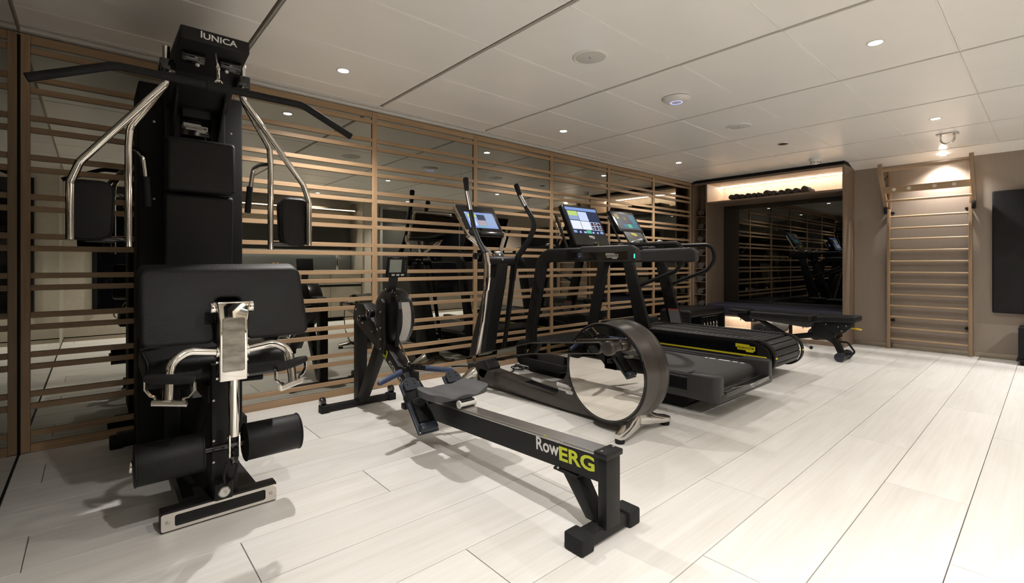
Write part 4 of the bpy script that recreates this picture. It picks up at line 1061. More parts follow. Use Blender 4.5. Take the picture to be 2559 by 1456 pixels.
# swinging arms with grips
LA = [(2.285, 3.163, 1.695), (2.285, 3.146, 1.586), (2.285, 3.091, 1.419), (2.285, 3.045, 1.272), (2.285, 2.975, 1.165), (2.285, 2.900, 1.083)]
LL = [(2.283, 2.900, 1.083), (2.275, 2.868, 1.0), (2.265, 2.858, 0.90), (2.255, 2.858, 0.80), (2.245, 2.885, 0.56), (2.235, 2.945, 0.28)]
RA = [(2.615, 2.909, 1.647), (2.615, 2.865, 1.553), (2.615, 2.790, 1.45), (2.615, 2.712, 1.35), (2.615, 2.700, 1.29), (2.615, 2.765, 1.185), (2.615, 2.881, 1.075)]
RL = [(2.617, 2.881, 1.075), (2.62, 2.945, 1.0), (2.625, 2.975, 0.87), (2.63, 3.04, 0.53), (2.64, 3.105, 0.25)]
def smooth(pts, r=0.12): return fillet(pts, r, 6)
for up_, lo_, sx in ((LA, LL, -1), (RA, RL, 1)):
    hp = smooth(up_)
    ha = part('handle_arm', MB().tube(hp, [0.0175 + 0.006 * (k / (len(hp) - 1)) ** 2 for k in range(len(hp))], 16), BLK, e)
    d = (V(up_[1]) - V(up_[0])).normalized()
    t0 = V(up_[0])
    part('hand_grip', MB().lathe([(0.0002, -0.014), (0.014, -0.012), (0.0225, -0.004), (0.0235, 0.01), (0.020, 0.06), (0.0195, 0.085), (0.0178, 0.09), (0.0002, 0.09)], t0, d, 18), RUB, ha)
    d2 = (V(up_[2]) - V(up_[1])).normalized()
    p1 = t0 + d * 0.105
    part('pulse_sensor', MB().tube([p1 + V((-0.006, -0.008, 0)), V(up_[1]) + V((-0.006, -0.008, 0)), V(up_[2]) + d2 * -0.015 + V((-0.006, -0.008, 0))], 0.0145, 14), STL, ha)
    lp_ = smooth(lo_)
    wd = lambda k: 0.028 + 0.012 * math.sin(PI * min(1, k * 1.3)) - 0.008 * k
    secs = []
    for k in range(len(lp_)):
        w_ = wd(k / (len(lp_) - 1))
        secs.append([(0.017 * math.cos(a), w_ * math.sin(a)) for a in [2 * PI * i / 16 for i in range(16)]])
    la = part('lower_arm', MB().sweep(lp_, secs, (1, 0, 0)), BLK, e)
    cp = [(p.x + (-0.010 if sx < 0 else 0.006), p.y - (0.020 if sx < 0 else 0.002), p.z) for p in lp_]
    part('chrome_facing', MB().sweep(cp, [[((0.019 if sx < 0 else 0.0125) * math.cos(a), (wd(k / (len(lp_) - 1)) * (0.86 if sx < 0 else 0.8)) * math.sin(a)) for a in [2 * PI * i / 16 for i in range(16)]] for k in range(len(lp_))], (1, 0, 0)), CHR, la)
# pedal link plates: mirror-black faces in a graphite rim
top = [(3.03, 0.272), (2.81, 0.342), (2.60, 0.398), (2.30, 0.478), (1.95, 0.522), (1.70, 0.556)]
bot = [(1.725, 0.482), (1.95, 0.452), (2.30, 0.400), (2.42, 0.376), (2.58, 0.354), (2.79, 0.288), (3.02, 0.222)]
outl = fillet(top + bot, [0.015, 0.3, 0.3, 0.3, 0.3, 0.035, 0.035, 0.3, 0.3, 0.3, 0.3, 0.3, 0.015], 4, True)
for s, X_ in ((-1, 2.205), (1, 2.70)):
    dz = 0.0 if s < 0 else -0.09
    dyy = 0.0 if s < 0 else 0.16
    pts = [(p.x + dyy * (1 - (p.x - 1.7) / 1.4), p.y + dz * (1 - (p.x - 1.7) / 1.4) * 2.4) for p in outl]
    lkp = part('pedal_link', MB().prism(pts, 'x', X_ - 0.012, X_ + 0.018, 0.003, 2), GRAPH, e)
    n = len(pts)
    cy = sum(p[0] for p in pts) / n
    def inset(p, q, r_):
        a = V((q[0] - p[0], q[1] - p[1])); b = V((r_[0] - q[0], r_[1] - q[1]))
        t = (a.normalized() + b.normalized()).normalized()
        return (q[0] + t.y * 0.007 * sgn, q[1] - t.x * 0.007 * sgn)
    area = sum(pts[i][0] * pts[(i + 1) % n][1] - pts[(i + 1) % n][0] * pts[i][1] for i in range(n))
    sgn = 1 if area < 0 else -1
    ins = [inset(pts[i - 1], pts[i], pts[(i + 1) % n]) for i in range(n)]
    part('gloss_face', MB().prism(ins, 'x', X_ - 0.0135, X_ - 0.0115), MIR, lkp)
    part('link_boss', MB().cyl((X_ - 0.016, 2.92 + dyy * 0.1, 0.262), (X_ + 0.022, 2.92 + dyy * 0.1, 0.262), 0.022, 20, 0.003), GRAPH, lkp)
    hb = V((0, 1.67 + dyy, 0.522 + dz * 2.4))
    part('crank_boss', MB().cyl((X_ - 0.02, hb.y, hb.z), (X_ + 0.028, hb.y, hb.z), 0.042, 28, 0.008), GRAPH, lkp)
    part('crank_pin', MB().cyl((X_ + (0.028 if s < 0 else -0.03), hb.y, hb.z), (2.298 if s < 0 else 2.565, hb.y, hb.z), 0.026, 22, 0.003), GRAPH, lkp)
# foot pedals, shallow trays
def tray(cx, y0, y1, z, w):
    m = MB()
    o = fillet([(cx - w, y0), (cx + w, y0), (cx + w * 0.9, y1), (cx - w * 0.9, y1)], 0.045, 6, True)
    n = len(o); c = V((cx, (y0 + y1) / 2))
    def ring(k, zz): return [(c.x + (p.x - c.x) * k, c.y + (p.y - c.y) * k, zz) for p in o]
    m.ringloft([ring(0.86, z - 0.045), ring(0.97, z - 0.03), ring(1.0, z + 0.012), ring(0.985, z + 0.018), ring(0.93, z + 0.014), ring(0.91, z - 0.012)])
    return m
pr = part('foot_pedal', tray(2.635, 2.33, 2.87, 0.245, 0.085), BLKM, e)
part('tread_pad', MB().box2((2.57, 2.38, 0.234), (2.70, 2.82, 0.238), 0.001), RUB, pr)
part('pedal_bracket', MB().box2((2.68, 2.45, 0.20), (2.70, 2.75, 0.30), 0.004), GRAPH, pr)
# console: chrome framed screen on a wishbone neck
ct, cbm = V((EX, 3.27, 1.500)), V((EX, 3.105, 1.265))
uyv = (ct - cbm).normalized(); uxv = V((1, 0, 0)); nv = uxv.cross(uyv)
M = Matrix(((uxv.x, uyv.x, nv.x, 0), (uxv.y, uyv.y, nv.y, 0), (uxv.z, uyv.z, nv.z, 0), (0, 0, 0, 1)))
M.translation = (ct + cbm) / 2
Hc = (ct - cbm).length
def plate(poly, z0, z1, bev=0.003):
    m = MB().prism([(p[0], p[1]) for p in poly], 'z', z0, z1, bev, 2)
    m.v = [tuple(M @ V(q)) for q in m.v]
    return m
op = fillet([(-0.195, -Hc / 2), (0.195, -Hc / 2), (0.212, Hc / 2), (-0.212, Hc / 2)], 0.018, 5, True)
cons = part('console', plate(op, -0.035, -0.001, 0.006), CHR, e)
ip = fillet([(-0.187, -Hc / 2 + 0.006), (0.187, -Hc / 2 + 0.006), (0.203, Hc / 2 - 0.006), (-0.203, Hc / 2 - 0.006)], 0.015, 5, True)
part('console_face', plate(ip, -0.0015, 0.0015, 0.001), BLKG, cons)
part('console_back', plate(ip, -0.05, -0.03, 0.008), BLKG, cons)
Ms = M @ Matrix.Translation((0.008, -0.018, 0.002))
screen_tiles(cons, Ms, 0.30, 0.165, [(0.0, 0.06, 0.92, 0.98, S_PALE), (0.06, 0.36, 0.66, 0.88, S_LIME), (0.38, 0.66, 0.5, 0.86, S_DARK), (0.06, 0.30, 0.14, 0.62, S_PALE), (0.34, 0.62, 0.16, 0.48, S_PEACH), (0.66, 0.98, 0.1, 0.96, S_MID), (0.40, 0.52, 0.02, 0.12, S_GRN), (0.05, 0.14, 0.03, 0.1, S_PALE)], S_BAR)
for s in (-1, 1):
    a = [M @ V((s * 0.190, -Hc / 2 + 0.015, -0.012)), M @ V((s * 0.185, -Hc / 2 - 0.045, -0.014)), V((EX + s * 0.065, 3.0, 1.105)), V((EX + s * 0.045, 2.955, 1.045))]
    part('console_neck', MB().sweep(fillet(a, [0, 0.03, 0.05, 0], 5), [(-0.012, -0.016), (0.012, -0.016), (0.014, 0), (0.012, 0.016), (-0.012, 0.016), (-0.014, 0)], (1, 0, 0)), CHR, cons)
part('shelf_lip', plate(fillet([(-0.175, -Hc / 2 - 0.035), (0.175, -Hc / 2 - 0.035), (0.185, -Hc / 2), (-0.185, -Hc / 2)], 0.008, 3, True), -0.02, 0.012, 0.003), BLKG, cons)
nk = part('neck_plate', MB().box((EX, 2.935, 1.075), (0.085, 0.012, 0.07), 0.004, 2, rot=[('X', -0.6)]), GRAPH, cons)
part('power_light', MB().cyl((EX, 2.928, 1.078), (EX, 2.924, 1.075), 0.0045, 10), mat('white led', (1, 1, 1), 0.4, 0, 0, emit=(0.7, 0.8, 1), es=4), nk)
part('cup_holder', MB().lathe([(0.0002, 0), (0.038, 0), (0.042, 0.012), (0.042, 0.05), (0.038, 0.05), (0.038, 0.01), (0.0002, 0.008)], (EX - 0.12, 3.06, 1.04), (0, 0, 1), 24), BLKG, cons)

# power lead lying by the slats
pc_ = thing('power_cable', 'thin black power cable coiled on the floor by the slatted wall', 'cable', (2.95, 3.35, 0))
cbp = [(2.62, 3.33, 0.006), (2.70, 3.36, 0.006), (2.76, 3.43, 0.006), (2.80, 3.40, 0.02), (2.84, 3.32, 0.006), (2.92, 3.30, 0.006), (2.98, 3.36, 0.012), (3.04, 3.42, 0.02), (3.09, 3.36, 0.02), (3.03, 3.28, 0.012), (2.95, 3.30, 0.02), (2.98, 3.40, 0.025), (3.10, 3.44, 0.02), (3.16, 3.36, 0.006), (3.10, 3.30, 0.012), (3.02, 3.33, 0.03), (3.08, 3.45, 0.03), (3.2, 3.46, 0.012)]
part('lead', MB().tube(fillet(cbp, 0.04, 5), 0.005, 8), RUB, pc_)
part('cable_tie', MB().tube([(3.04 + 0.001 * k, 3.33 + 0.016 * math.cos(a), 0.022 + 0.018 * math.sin(a)) for k, a in enumerate([2 * PI * q / 12 for q in range(12)])], 0.003, 6, True), BLKM, pc_)
# ================================================================== treadmill with arched rails
TX0, TX1 = 2.97, 3.87
TX = (TX0 + TX1) / 2
t1 = thing('treadmill', 'black treadmill with smooth belt and thick arched handrails', 'treadmill', (TX, 2.3, 0))
# side bodies
for s, xo in ((-1, TX0), (1, TX1)):
    xi = xo - s * 0.085
    a, b = min(xo, xi), max(xo, xi)
    part('side_body', MB().prism(fillet([(1.60, 0.112), (3.22, 0.10), (3.22, 0.262), (1.60, 0.255)], [0.0, 0.03, 0.03, 0.0], 4, True), 'x', a, b, 0.012, 3), GRY, t1)
    part('gloss_strip', MB().box2((xo + s * 0.0015 - 0.002, 1.605, 0.165), (xo + s * 0.0015 + 0.002, 2.95, 0.245), 0.001, 1), BLKG, t1)
    part('foot_rail', MB().box2((a + 0.006, 1.60, 0.252), (b - 0.004, 2.98, 0.262), 0.002), RUB, t1)
    # rear corner blocks
    m = MB()
    m.prism(fillet([(a - (0.0 if s > 0 else 0.004), 1.395), (b + (0.004 if s > 0 else 0.0), 1.395), (b + (0.004 if s > 0 else 0.0), 1.605), (a - (0.0 if s > 0 else 0.004), 1.605)], [0.055 if s < 0 else 0.012, 0.012 if s < 0 else 0.055, 0.002, 0.002], 6, True), 'z', 0.11, 0.282, 0.014, 4)
    part('corner_block', m, GRY, t1)
part('rear_bar', MB().box2((TX0 + 0.04, 1.392, 0.11), (TX1 - 0.04, 1.47, 0.165), 0.014, 3), GRY, t1)
part('rear_bar_inlay', MB().box2((TX0 + 0.10, 1.3905, 0.135), (TX1 - 0.09, 1.44, 0.172), 0.006, 2), BLKG, t1)
badge(t1, (TX + 0.05, 1.3895, 0.152), (1, 0, 0), (0, 0, 1), 0.075, SIL, BLKM)
# belt wrapping the rear roller
prof = [(3.0, 0.242)] + [(1.545 - 0.056 * math.sin(a), 0.186 + 0.056 * math.cos(a)) for a in [PI * k / 14 for k in range(15)]] + [(3.0, 0.13)]
bl = MB().prism(prof, 'x', TX0 + 0.10, TX1 - 0.10)
belt = part('running_belt', bl, mat('belt rubber', (0.035, 0.034, 0.034), 0.6, 0, 0.25, scale=(300, 300, 300), bump=0.5, bscale=600), t1, 30)
for k, (l0, l1) in enumerate(((1.56, 1.59), (1.61, 1.65), (1.67, 1.76), (1.785, 1.835), (1.85, 1.87))):
    part('belt_mark', MB().box2((TX1 - 0.135, l0, 0.2415), (TX1 - 0.108, l1, 0.2428)), WHT, belt)
part('belt_scraper', MB().box2((TX0 + 0.11, 1.475, 0.150), (TX1 - 0.24, 1.482, 0.160)), STL, t1)
part('motor_hood', MB().prism(fillet([(2.96, 0.11), (2.96, 0.27), (3.02, 0.315), (3.30, 0.30), (3.36, 0.22), (3.36, 0.11)], 0.03, 4, True), 'x', TX0 + 0.02, TX1 - 0.02, 0.02, 3), BLKM, t1)
part('base_block', MB().prism(fillet([(1.70, 0.0), (1.64, 0.05), (1.68, 0.118), (2.20, 0.118), (2.22, 0.0)], 0.02, 4, True), 'x', TX0 + 0.12, TX1 - 0.12, 0.01, 2), BLKM, t1)
part('base_block', MB().box2((TX0 + 0.10, 2.85, 0.0), (TX1 - 0.10, 3.25, 0.115), 0.01), BLKM, t1)
# arched uprights running into the handrails
rr = lambda w, h, r_=0.02: [(p.x, p.y) for p in fillet([(-w, -h), (w, -h), (w, h), (-w, h)], r_, 4, True)]
for s, xo in ((-1, TX0), (1, TX1)):
    xc = xo + (0.012 if s < 0 else -0.012)
    path = fillet([(xc, 3.13, 0.16), (xc, 3.115, 0.42), (xc, 2.965, 1.075), (xc, 2.04, 1.080)], [0, 0.3, 0.13, 0], 9)
    ar = part('arch', MB().sweep(path, rr(0.030, 0.058, 0.024), (1, 0, 0)), BLK, t1)
    part('rail_cap', MB().prism(fillet([(2.52, 1.020), (2.52, 1.142), (2.05, 1.143), (1.995, 1.115), (1.99, 1.028), (2.04, 1.018)], [0.01, 0.01, 0.04, 0.03, 0.02, 0.02], 4, True), 'x', xc - 0.034, xc + 0.034, 0.014, 3), GRY, ar)
    part('gloss_panel', MB().box2((xo - 0.024 if s < 0 else xo + 0.020, 2.06, 1.032), (xo - 0.020 if s < 0 else xo + 0.024, 2.62, 1.095), 0.001, 1), BLKG, ar)
    part('inner_panel', MB().box2((xc - s * 0.034 - 0.002, 2.06, 1.03), (xc - s * 0.034 + 0.002, 2.9, 1.12), 0.001, 1), GRY, ar)
badge(t1, (TX0 - 0.0245, 2.20, 1.063), (0, -1, 0), (0, 0, 1), 0.115, SIL, BLKM)
part('status_light', MB().box2((TX0 - 0.0235, 1.999, 1.045), (TX0 - 0.018, 2.006, 1.075)), mat('green led', (0, 0.3, 0.2), 0.4, 0, 0, emit=(0.05, 0.9, 0.45), es=2.5), t1)
part('status_light', MB().box2((TX0 - 0.0250, 2.52, 1.058), (TX0 - 0.0235, 2.524, 1.068)), mat('blue led', (0, 0, 0.3), 0.4, 0, 0, emit=(0.1, 0.15, 1.0), es=2.5), t1)
part('cross_bar', MB().prism(fillet([(2.78, 1.03), (2.78, 1.12), (2.95, 1.14), (2.95, 1.03)], 0.02, 3, True), 'x', TX0 + 0.03, TX1 - 0.03, 0.006, 2), BLKM, t1)
for x in (TX - 0.16, TX + 0.19):
    k_ = part('speed_lever', MB().box((x, 2.60, 1.165), (0.036, 0.05, 0.045), 0.01, 3), GRY, t1)
    part('lever_mark', MB().box((x, 2.574, 1.165), (0.006, 0.002, 0.02)), YEL, k_)
# console
def console_frame(bot, top):
    bot, top = V(bot), V(top)
    uy = (top - bot).normalized(); ux = V((1, 0, 0)); nz = ux.cross(uy)
    M = Matrix(((ux.x, uy.x, nz.x, 0), (ux.y, uy.y, nz.y, 0), (ux.z, uy.z, nz.z, 0), (0, 0, 0, 1)))
    M.translation = (top + bot) / 2
    return M, (top - bot).length
def mapped(mb, M):
    mb.v = [tuple(M @ V(q)) for q in mb.v]
    return mb
M1, H1 = console_frame((TX, 2.755, 1.165), (TX, 2.935, 1.545))
W1 = 0.50
co = part('console', mapped(MB().prism([(p.x, p.y) for p in fillet([(-W1 / 2, -H1 / 2), (W1 / 2, -H1 / 2), (W1 / 2, H1 / 2), (-W1 / 2, H1 / 2)], 0.02, 4, True)], 'z', -0.04, 0.0, 0.006, 2), M1), BLKM, t1)
part('console_face', mapped(MB().box((0, 0, 0.0), (W1 - 0.03, H1 - 0.02, 0.004), 0.001, 1), M1), BLKG, co)
Ms = M1 @ Matrix.Translation((0.004, H1 * 0.115, 0.003))
tl = [(0.0, 1.0, 0.89, 1.0, S_BAR), (0.03, 0.33, 0.68, 0.86, S_LIME), (0.03, 0.33, 0.52, 0.68, S_MID), (0.345, 0.635, 0.50, 0.85, S_PALE), (0.65, 0.97, 0.50, 0.84, S_DARK), (0.03, 0.33, 0.17, 0.49, S_WHITE), (0.345, 0.635, 0.165, 0.48, S_WHITE), (0.65, 0.97, 0.16, 0.47, S_PALE)]
for i in range(3):
    for j in range(2):
        tl.append((0.662 + 0.105 * i, 0.662 + 0.105 * i + 0.085, 0.18 + 0.145 * j, 0.30 + 0.145 * j, S_BLACK))
        tl.append((0.685 + 0.105 * i, 0.685 + 0.105 * i + 0.04, 0.225 + 0.145 * j, 0.25 + 0.145 * j, S_RED if (i + j) % 2 else S_WHITE))
tl += [(0.02, 0.12, 0.03, 0.12, S_MID), (0.20, 0.25, 0.03, 0.09, S_PALE), (0.34, 0.41, 0.03, 0.09, S_PALE), (0.43, 0.58, 0.02, 0.14, S_GRN), (0.61, 0.66, 0.03, 0.09, S_PALE), (0.76, 0.80, 0.03, 0.09, S_PALE), (0.87, 0.97, 0.03, 0.12, S_MID)]
# nested fields sit a hair above the ones below them
tl = [(a, b, c, d, m_) for a, b, c, d, m_ in tl]
sc = part('display', MB().box((0, 0, 0), (0.44, 0.275, 0.002), M=Ms), S_DARK, co)
for i, (a, b, c, d, m_) in enumerate(tl):
    part('screen_field', MB().box(((a + b) / 2 * 0.44 - 0.22, (c + d) / 2 * 0.275 - 0.1375, 0.0012 + 0.00004 * i), ((b - a) * 0.44, (d - c) * 0.275, 0.0006), M=Ms), m_, sc)
badge(t1, M1 @ V((0.02, -H1 * 0.285, 0.003)), (1, 0, 0), M1.to_3x3() @ V((0, 1, 0)), 0.075, WHT, BLKM)
part('console_bracket', MB().box2((TX - 0.14, 2.84, 1.08), (TX + 0.14, 2.93, 1.36), 0.01), BLKM, t1)
for s in (-1, 1):
    part('console_arm', MB().tube([(TX + s * 0.30, 2.80, 1.13), (TX + s * 0.285, 2.96, 1.44)], 0.013, 12), BLK, t1)

# ================================================================== slat belt treadmill
SX0, SX1 = 4.25, 4.95
SX = (SX0 + SX1) / 2
t2 = thing('treadmill', 'black slat belt treadmill with a yellow stripe and looped handrails', 'treadmill', (SX, 2.4, 0))
for s, xo in ((-1, SX0), (1, SX1)):
    xi = xo - s * 0.055
    a, b = min(xo, xi), max(xo, xi)
    sb = part('side_body', MB().prism(fillet([(1.60, 0.065), (3.35, 0.06), (3.35, 0.30), (2.9, 0.345), (1.70, 0.352), (1.565, 0.28), (1.555, 0.16)], [0.04, 0.03, 0.06, 0.2, 0.09, 0.06, 0.06], 6, True), 'x', a, b, 0.010, 3), BLK, t2)
    part('yellow_stripe', MB().prism([(3.0, 0.206), (1.585, 0.206), (1.585, 0.220), (3.0, 0.220)], 'x', xo + s * 0.0005, xo + s * 0.0025), YEL, sb)
    part('gloss_panel', MB().prism(fillet([(1.66, 0.226), (3.2, 0.226), (3.2, 0.30), (1.72, 0.328), (1.66, 0.30)], [0.01, 0.02, 0.03, 0.05, 0.03], 4, True), 'x', xo + s * 0.0004, xo + s * 0.002), BLKG, sb)
    part('tail_hoop', MB().lathe([(0.135, 0.0), (0.147, 0.004), (0.147, 0.05), (0.135, 0.055)], (b - 0.055, 1.665, 0.205), (1, 0, 0), 40), BLK, t2)
part('yellow_tail', MB().box2((SX0 + 0.01, 1.5175, 0.206), (SX0 + 0.05, 1.5195, 0.220)), YEL, t2)
part('yellow_tail', MB().box2((SX1 - 0.05, 1.5175, 0.206), (SX1 - 0.01, 1.5195, 0.220)), YEL, t2)
badge(t2, (SX0 - 0.0025, 1.76, 0.275), (0, -1, 0), (0, 0, 1), 0.165, YEL, BLKM)
# slatted belt: flat run and the turn around the rear drum
PIT = 0.0565
sl_me = MB().box((0, 0, -0.009), (SX1 - SX0 - 0.13, PIT - 0.009, 0.018), 0.004, 2).mesh('belt_slat', mat('slat rubber', (0.03, 0.029, 0.029), 0.5, 0, 0.2, scale=(200, 200, 200), bump=0.4, bscale=500))
RD = 0.132
for k in range(24):
    ob = copies('belt_slat', sl_me, t2, [(SX, 1.69 + PIT * k, 0.337)])[0]
for k in range(1, 6):
    a = PIT * k / RD
    ob = copies('belt_slat', sl_me, t2, [(SX, 1.665 - RD * math.sin(a), 0.205 + RD * math.cos(a))])[0]
    ob.rotation_euler = (a, 0, 0)
part('drum', MB().cyl((SX0 + 0.06, 1.665, 0.205), (SX1 - 0.06, 1.665, 0.205), 0.112, 40), BLKM, t2)
part('belt_bed', MB().box2((SX0 + 0.055, 1.70, 0.07), (SX1 - 0.055, 3.30, 0.312)), BLKM, t2)
for s in (-1, 1):
    xx = SX + s * ((SX1 - SX0) / 2 - 0.06)
    tm = MB().box((0, 0, 0.0), (0.012, 0.022, 0.016), 0.002, 1).mesh('belt_tooth', GRY)
    copies('belt_tooth', tm, t2, [(xx, 1.70 + 0.0315 * k, 0.340) for k in range(40)])
part('front_hood', MB().prism(fillet([(2.98, 0.30), (3.03, 0.40), (3.34, 0.37), (3.42, 0.28), (3.42, 0.05), (2.98, 0.05)], 0.03, 4, True), 'x', SX0 + 0.02, SX1 - 0.02, 0.015, 3), BLKM, t2)
for s in (-1, 1):
    for y in (1.78, 3.2):
        part('foot', MB().cyl((SX + s * 0.27, y, 0.0), (SX + s * 0.27, y, 0.075), 0.03, 16, 0.003), RUB, t2)
for s, xo in ((-1, SX0), (1, SX1)):
    xc = xo - s * 0.032
    u_ = part('upright', MB().prism([(2.70, 0.30), (2.865, 0.30), (3.065, 1.13), (2.955, 1.13)], 'x', xc - 0.026, xc + 0.026, 0.006, 2), BLK, t2)
    pth = fillet([(xc, 3.02, 1.205), (xc, 2.375, 1.205), (xc, 2.345, 1.05), (xc, 2.43, 0.935), (xc, 2.83, 0.785)], [0, 0.11, 0.12, 0.09, 0], 8)
    part('handrail', MB().tube(pth, 0.0205, 16), BLK, t2)
    part('handrail_socket', MB().box2((xc - 0.03, 2.93, 1.10), (xc + 0.03, 3.10, 1.235), 0.012, 3), BLK, t2)
wl = part('warning_label', MB().prism([(2.712, 0.345), (2.842, 0.345), (2.878, 0.50), (2.75, 0.50)], 'x', SX1 - 0.0605, SX1 - 0.0585), mat('grey label', (0.16, 0.16, 0.16), 0.6), t2)
part('label_band', MB().prism([(2.745, 0.488), (2.876, 0.488), (2.878, 0.50), (2.748, 0.50)], 'x', SX1 - 0.0612, SX1 - 0.0604), mat('red label', (0.5, 0.06, 0.03), 0.6), wl)
part('console_beam', MB().prism(fillet([(3.02, 1.12), (3.02, 1.20), (3.22, 1.24), (3.24, 1.12)], 0.02, 3, True), 'x', SX0 + 0.03, SX1 - 0.03, 0.006, 2), BLK, t2)
for s in (-1, 1):
    part('front_handle', MB().tube(fillet([(SX + s * 0.33, 3.05, 1.19), (SX + s * 0.26, 2.93, 1.25), (SX + s * 0.16, 2.90, 1.265), (SX + s * 0.10, 3.02, 1.20)], 0.05, 6), 0.013, 12), STL, t2)
    part('screen_post', MB().tube([(SX + s * 0.272, 3.10, 1.20), (SX + s * 0.258, 3.29, 1.53)], 0.012, 12), STL if s > 0 else BLK, t2)
M2, H2 = console_frame((SX, 3.15, 1.365), (SX, 3.31, 1.61))
co2 = part('console', mapped(MB().prism([(p.x, p.y) for p in fillet([(-0.235, -H2 / 2), (0.235, -H2 / 2), (0.235, H2 / 2), (-0.235, H2 / 2)], 0.02, 4, True)], 'z', -0.035, 0.0, 0.006, 2), M2), BLKM, t2)
part('console_face', mapped(MB().box((0, 0, 0.0), (0.45, H2 - 0.02, 0.004), 0.001, 1), M2), BLKG, co2)
Ms = M2 @ Matrix.Translation((0.0, 0.0, 0.003))
screen_tiles(co2, Ms, 0.40, 0.225, [(0.04, 0.22, 0.70, 0.95, S_ORNG), (0.10, 0.20, 0.64, 0.74, S_LIME), (0.28, 0.72, 0.36, 0.93, S_PHOTO), (0.42, 0.50, 0.62, 0.80, S_LIME), (0.74, 0.97, 0.36, 0.93, S_TEAL), (0.24, 0.44, 0.10, 0.33, S_TEAL), (0.45, 0.63, 0.10, 0.33, S_GRN), (0.64, 0.95, 0.10, 0.33, S_TEAL), (0.70, 0.74, 0.68, 0.74, S_RED)], S_GREY)
M3, H3 = console_frame((SX, 3.06, 1.225), (SX, 3.15, 1.365))
pn = part('lower_panel', mapped(MB().prism([(-0.17, -H3 / 2), (0.17, -H3 / 2), (0.17, H3 / 2), (-0.17, H3 / 2)], 'z', -0.02, 0.0, 0.003, 1), M3), GRY, t2)
badge(t2, M3 @ V((0.0, H3 * 0.28, 0.001)), (1, 0, 0), M3.to_3x3() @ V((0, 1, 0)), 0.10, YEL, BLKM)
part('speed_lever', MB().box((SX + 0.01, 3.02, 1.255), (0.045, 0.05, 0.055), 0.012, 3), BLKM, t2)
part('stop_button', MB().cyl((SX + 0.24, 2.96, 1.262), (SX + 0.24, 2.955, 1.272), 0.02, 16, 0.003), mat('red button', (0.6, 0.05, 0.03), 0.5), t2)

# ================================================================== storage bench
SB = (5.55, 2.96, 6.5, 3.38)
sb_ = thing('storage_bench', 'low black storage bench with padded top and hanging resistance bands', 'storage bench', ((SB[0] + SB[2]) / 2, (SB[1] + SB[3]) / 2, 0))
for x in (SB[0], SB[2] - 0.03):
    part('side_frame', MB().box2((x, SB[1], 0.03), (x + 0.03, SB[3], 0.37), 0.008, 2), BLKM, sb_)
part('base', MB().box2((SB[0], SB[1] + 0.01, 0.02), (SB[2], SB[3], 0.06), 0.006), BLKM, sb_)
part('back', MB().box2((SB[0] + 0.03, SB[3] - 0.02, 0.05), (SB[2] - 0.03, SB[3], 0.33)), BLKM, sb_)
part('divider', MB().box2((5.86, SB[1] + 0.01, 0.05), (5.875, SB[3] - 0.02, 0.33)), BLKM, sb_)
part('seat_pad', MB().box2((SB[0] - 0.005, SB[1] - 0.005, 0.33), (SB[2] + 0.005, SB[3] + 0.005, 0.425), 0.035, 5), LEA, sb_)
part('hanging_rail', MB().cyl((5.875, 3.02, 0.31), (SB[2] - 0.03, 3.02, 0.31), 0.008, 10), STL, sb_)
for x in (SB[0] + 0.06, SB[2] - 0.06):
    for y in (SB[1] + 0.05, SB[3] - 0.05):
        part('foot', MB().cyl((x, y, 0.0), (x, y, 0.025), 0.022, 14, 0.002), RUB, sb_)
for k in range(5):
    x = 5.97 + 0.085 * k
    rb = thing('resistance_band', '%s black resistance band with chrome clip hanging in the storage bench' % (['leftmost', 'second from the left', 'middle', 'fourth from the left', 'rightmost'][k]), 'resistance band', (x, 3.0, 0.16), 'resistance bands in the storage bench')
    part('band', MB().tube(fillet([(x, 3.0, 0.30), (x - 0.02, 2.995, 0.24), (x - 0.022, 2.99, 0.14), (x + 0.012, 2.985, 0.10), (x + 0.022, 2.99, 0.16), (x + 0.012, 2.998, 0.30)], 0.02, 4), 0.006, 8), RUB, rb)
    part('clip', MB().tube([(x - 0.012 + 0.011 * math.cos(a), 2.982, 0.20 + 0.04 * math.sin(a)) for a in [2 * PI * q / 16 for q in range(16)]], 0.004, 6, True), CHR, rb)

# ================================================================== adjustable bench
BX = 5.89
ab = thing('adjustable_bench', 'black adjustable weight bench with rolling foot and yellow lever', 'weight bench', (BX, 1.95, 0))
def pad(y0, y1, z0, z1, w0, w1, bev=0.02):
    m = MB().prism([(p.x, p.y) for p in fillet([(BX - w0, y0), (BX + w0, y0), (BX + w1, y1), (BX - w1, y1)], 0.04, 6, True)], 'z', z0, z1, bev, 4)
    return m
m = pad(1.30, 1.665, 0.395, 0.46, 0.115, 0.15)
m.v = [(x, y, z + 0.03 * max(0, (1.42 - y) / 0.12) ** 2 * 0.4 - 0.06 * (y - 1.48) * 0.3) for x, y, z in m.v]
part('seat_pad', m, LEA, ab)
part('back_pad', pad(1.695, 2.35, 0.385, 0.455, 0.15, 0.13), LEA, ab)
part('back_shell', MB().prism(fillet([(1.70, 0.385), (2.35, 0.40), (2.33, 0.37), (2.05, 0.345), (1.75, 0.318), (1.70, 0.33)], 0.02, 4, True), 'x', BX - 0.125, BX + 0.125, 0.008, 2), GRY, ab)
part('head_pad', pad(2.37, 2.60, 0.415, 0.465, 0.13, 0.11, 0.016), LEA, ab)
part('head_bracket', MB().prism(fillet([(2.56, 0.415), (2.30, 0.40), (2.26, 0.33), (2.40, 0.32)], 0.02, 3, True), 'x', BX - 0.09, BX + 0.09, 0.006, 2), BLK, ab)
for y, z in ((2.30, 0.355), (1.78, 0.315), (2.44, 0.345)):
    part('bolt', MB().cyl((BX - 0.125, y, z), (BX - 0.132, y, z), 0.009, 12, 0.002), STL, ab)
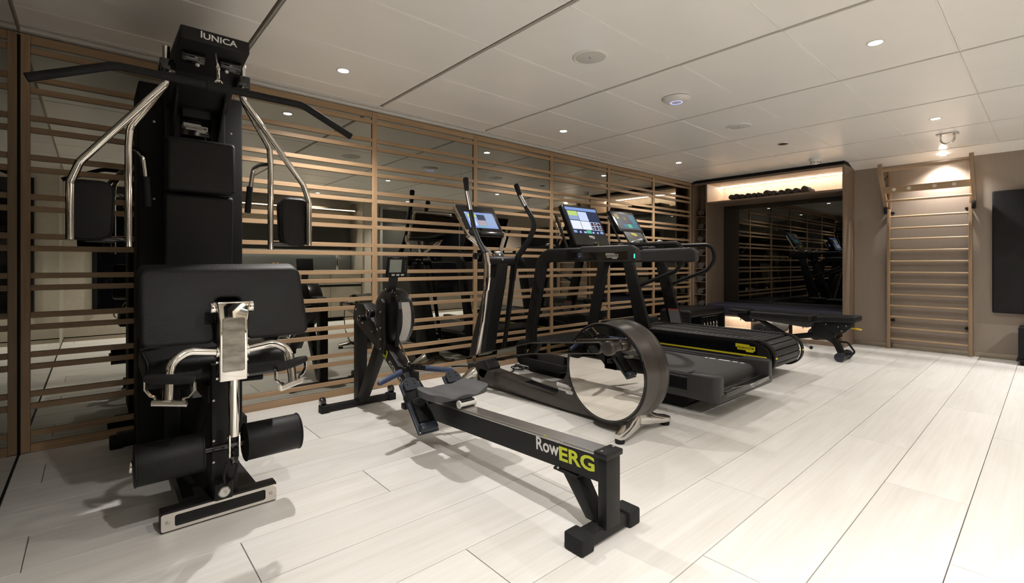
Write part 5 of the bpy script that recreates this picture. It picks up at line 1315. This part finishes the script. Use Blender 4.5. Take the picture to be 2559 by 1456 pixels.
part('seat_bracket', MB().prism(fillet([(1.66, 0.395), (1.36, 0.405), (1.36, 0.35), (1.42, 0.29), (1.50, 0.27)], 0.02, 4, True), 'x', BX - 0.075, BX + 0.075, 0.005, 2), BLK, ab)
for y, z in ((1.40, 0.365), (1.47, 0.35), (1.44, 0.31), (1.58, 0.37)):
    part('bolt', MB().cyl((BX - 0.075, y, z), (BX - 0.081, y, z), 0.007, 10, 0.002), STL, ab)
part('yellow_lever', MB().prism(fillet([(1.385, 0.352), (1.29, 0.338), (1.28, 0.324), (1.38, 0.335)], 0.006, 3, True), 'x', BX - 0.02, BX + 0.02, 0.003, 2), mat('yellow lever', (0.8, 0.55, 0.02), 0.45), ab)
leg = fillet([(BX, 1.70, 0.30), (BX, 1.62, 0.24), (BX, 1.51, 0.19), (BX, 1.455, 0.06)], [0, 0.1, 0.12, 0], 6)
part('rear_leg', MB().sweep(leg, rr(0.026, 0.032, 0.014), (1, 0, 0)), BLK, ab)
part('knee_plate', MB().prism(fillet([(1.74, 0.37), (1.62, 0.375), (1.50, 0.235), (1.56, 0.19), (1.72, 0.22)], 0.03, 4, True), 'x', BX - 0.03, BX + 0.03, 0.004, 2), BLK, ab)
part('spine_tube', MB().tube([(BX, 1.70, 0.235), (BX, 2.55, 0.065)], 0.03, 18), BLK, ab)
part('front_foot', MB().cyl((BX - 0.19, 2.56, 0.035), (BX + 0.19, 2.56, 0.035), 0.034, 18, 0.005), BLK, ab)
rfb = part('rear_foot', MB().cyl((BX - 0.13, 1.44, 0.045), (BX + 0.13, 1.44, 0.045), 0.036, 20), BLK, ab)
for s in (-1, 1):
    part('end_cap', MB().cyl((BX + s * 0.12, 1.44, 0.046), (BX + s * 0.168, 1.44, 0.046), 0.046, 24, 0.007), DBLU, rfb)
part('carry_handle', MB().tube(fillet([(BX, 1.475, 0.185), (BX, 1.405, 0.19), (BX, 1.345, 0.10), (BX, 1.36, 0.07), (BX, 1.44, 0.075)], [0, 0.03, 0.02, 0.02, 0], 5), 0.010, 12), BLK, ab)
part('pop_pin_tube', MB().cyl((BX - 0.05, 2.0, 0.19), (BX - 0.10, 1.72, 0.11), 0.016, 16, 0.003), STL, ab)
part('tube_plug', MB().cyl((BX - 0.10, 1.72, 0.11), (BX - 0.104, 1.70, 0.104), 0.0175, 16, 0.003), RUB, ab)
part('adjust_ladder', MB().prism([(2.28, 0.34), (2.22, 0.34), (1.95, 0.20), (2.02, 0.18)], 'x', BX - 0.03, BX + 0.03, 0.003, 1), BLK, ab)
part('support_strut', MB().box2((BX - 0.015, 1.93, 0.19), (BX + 0.015, 1.96, 0.34), 0.003), BLK, ab)
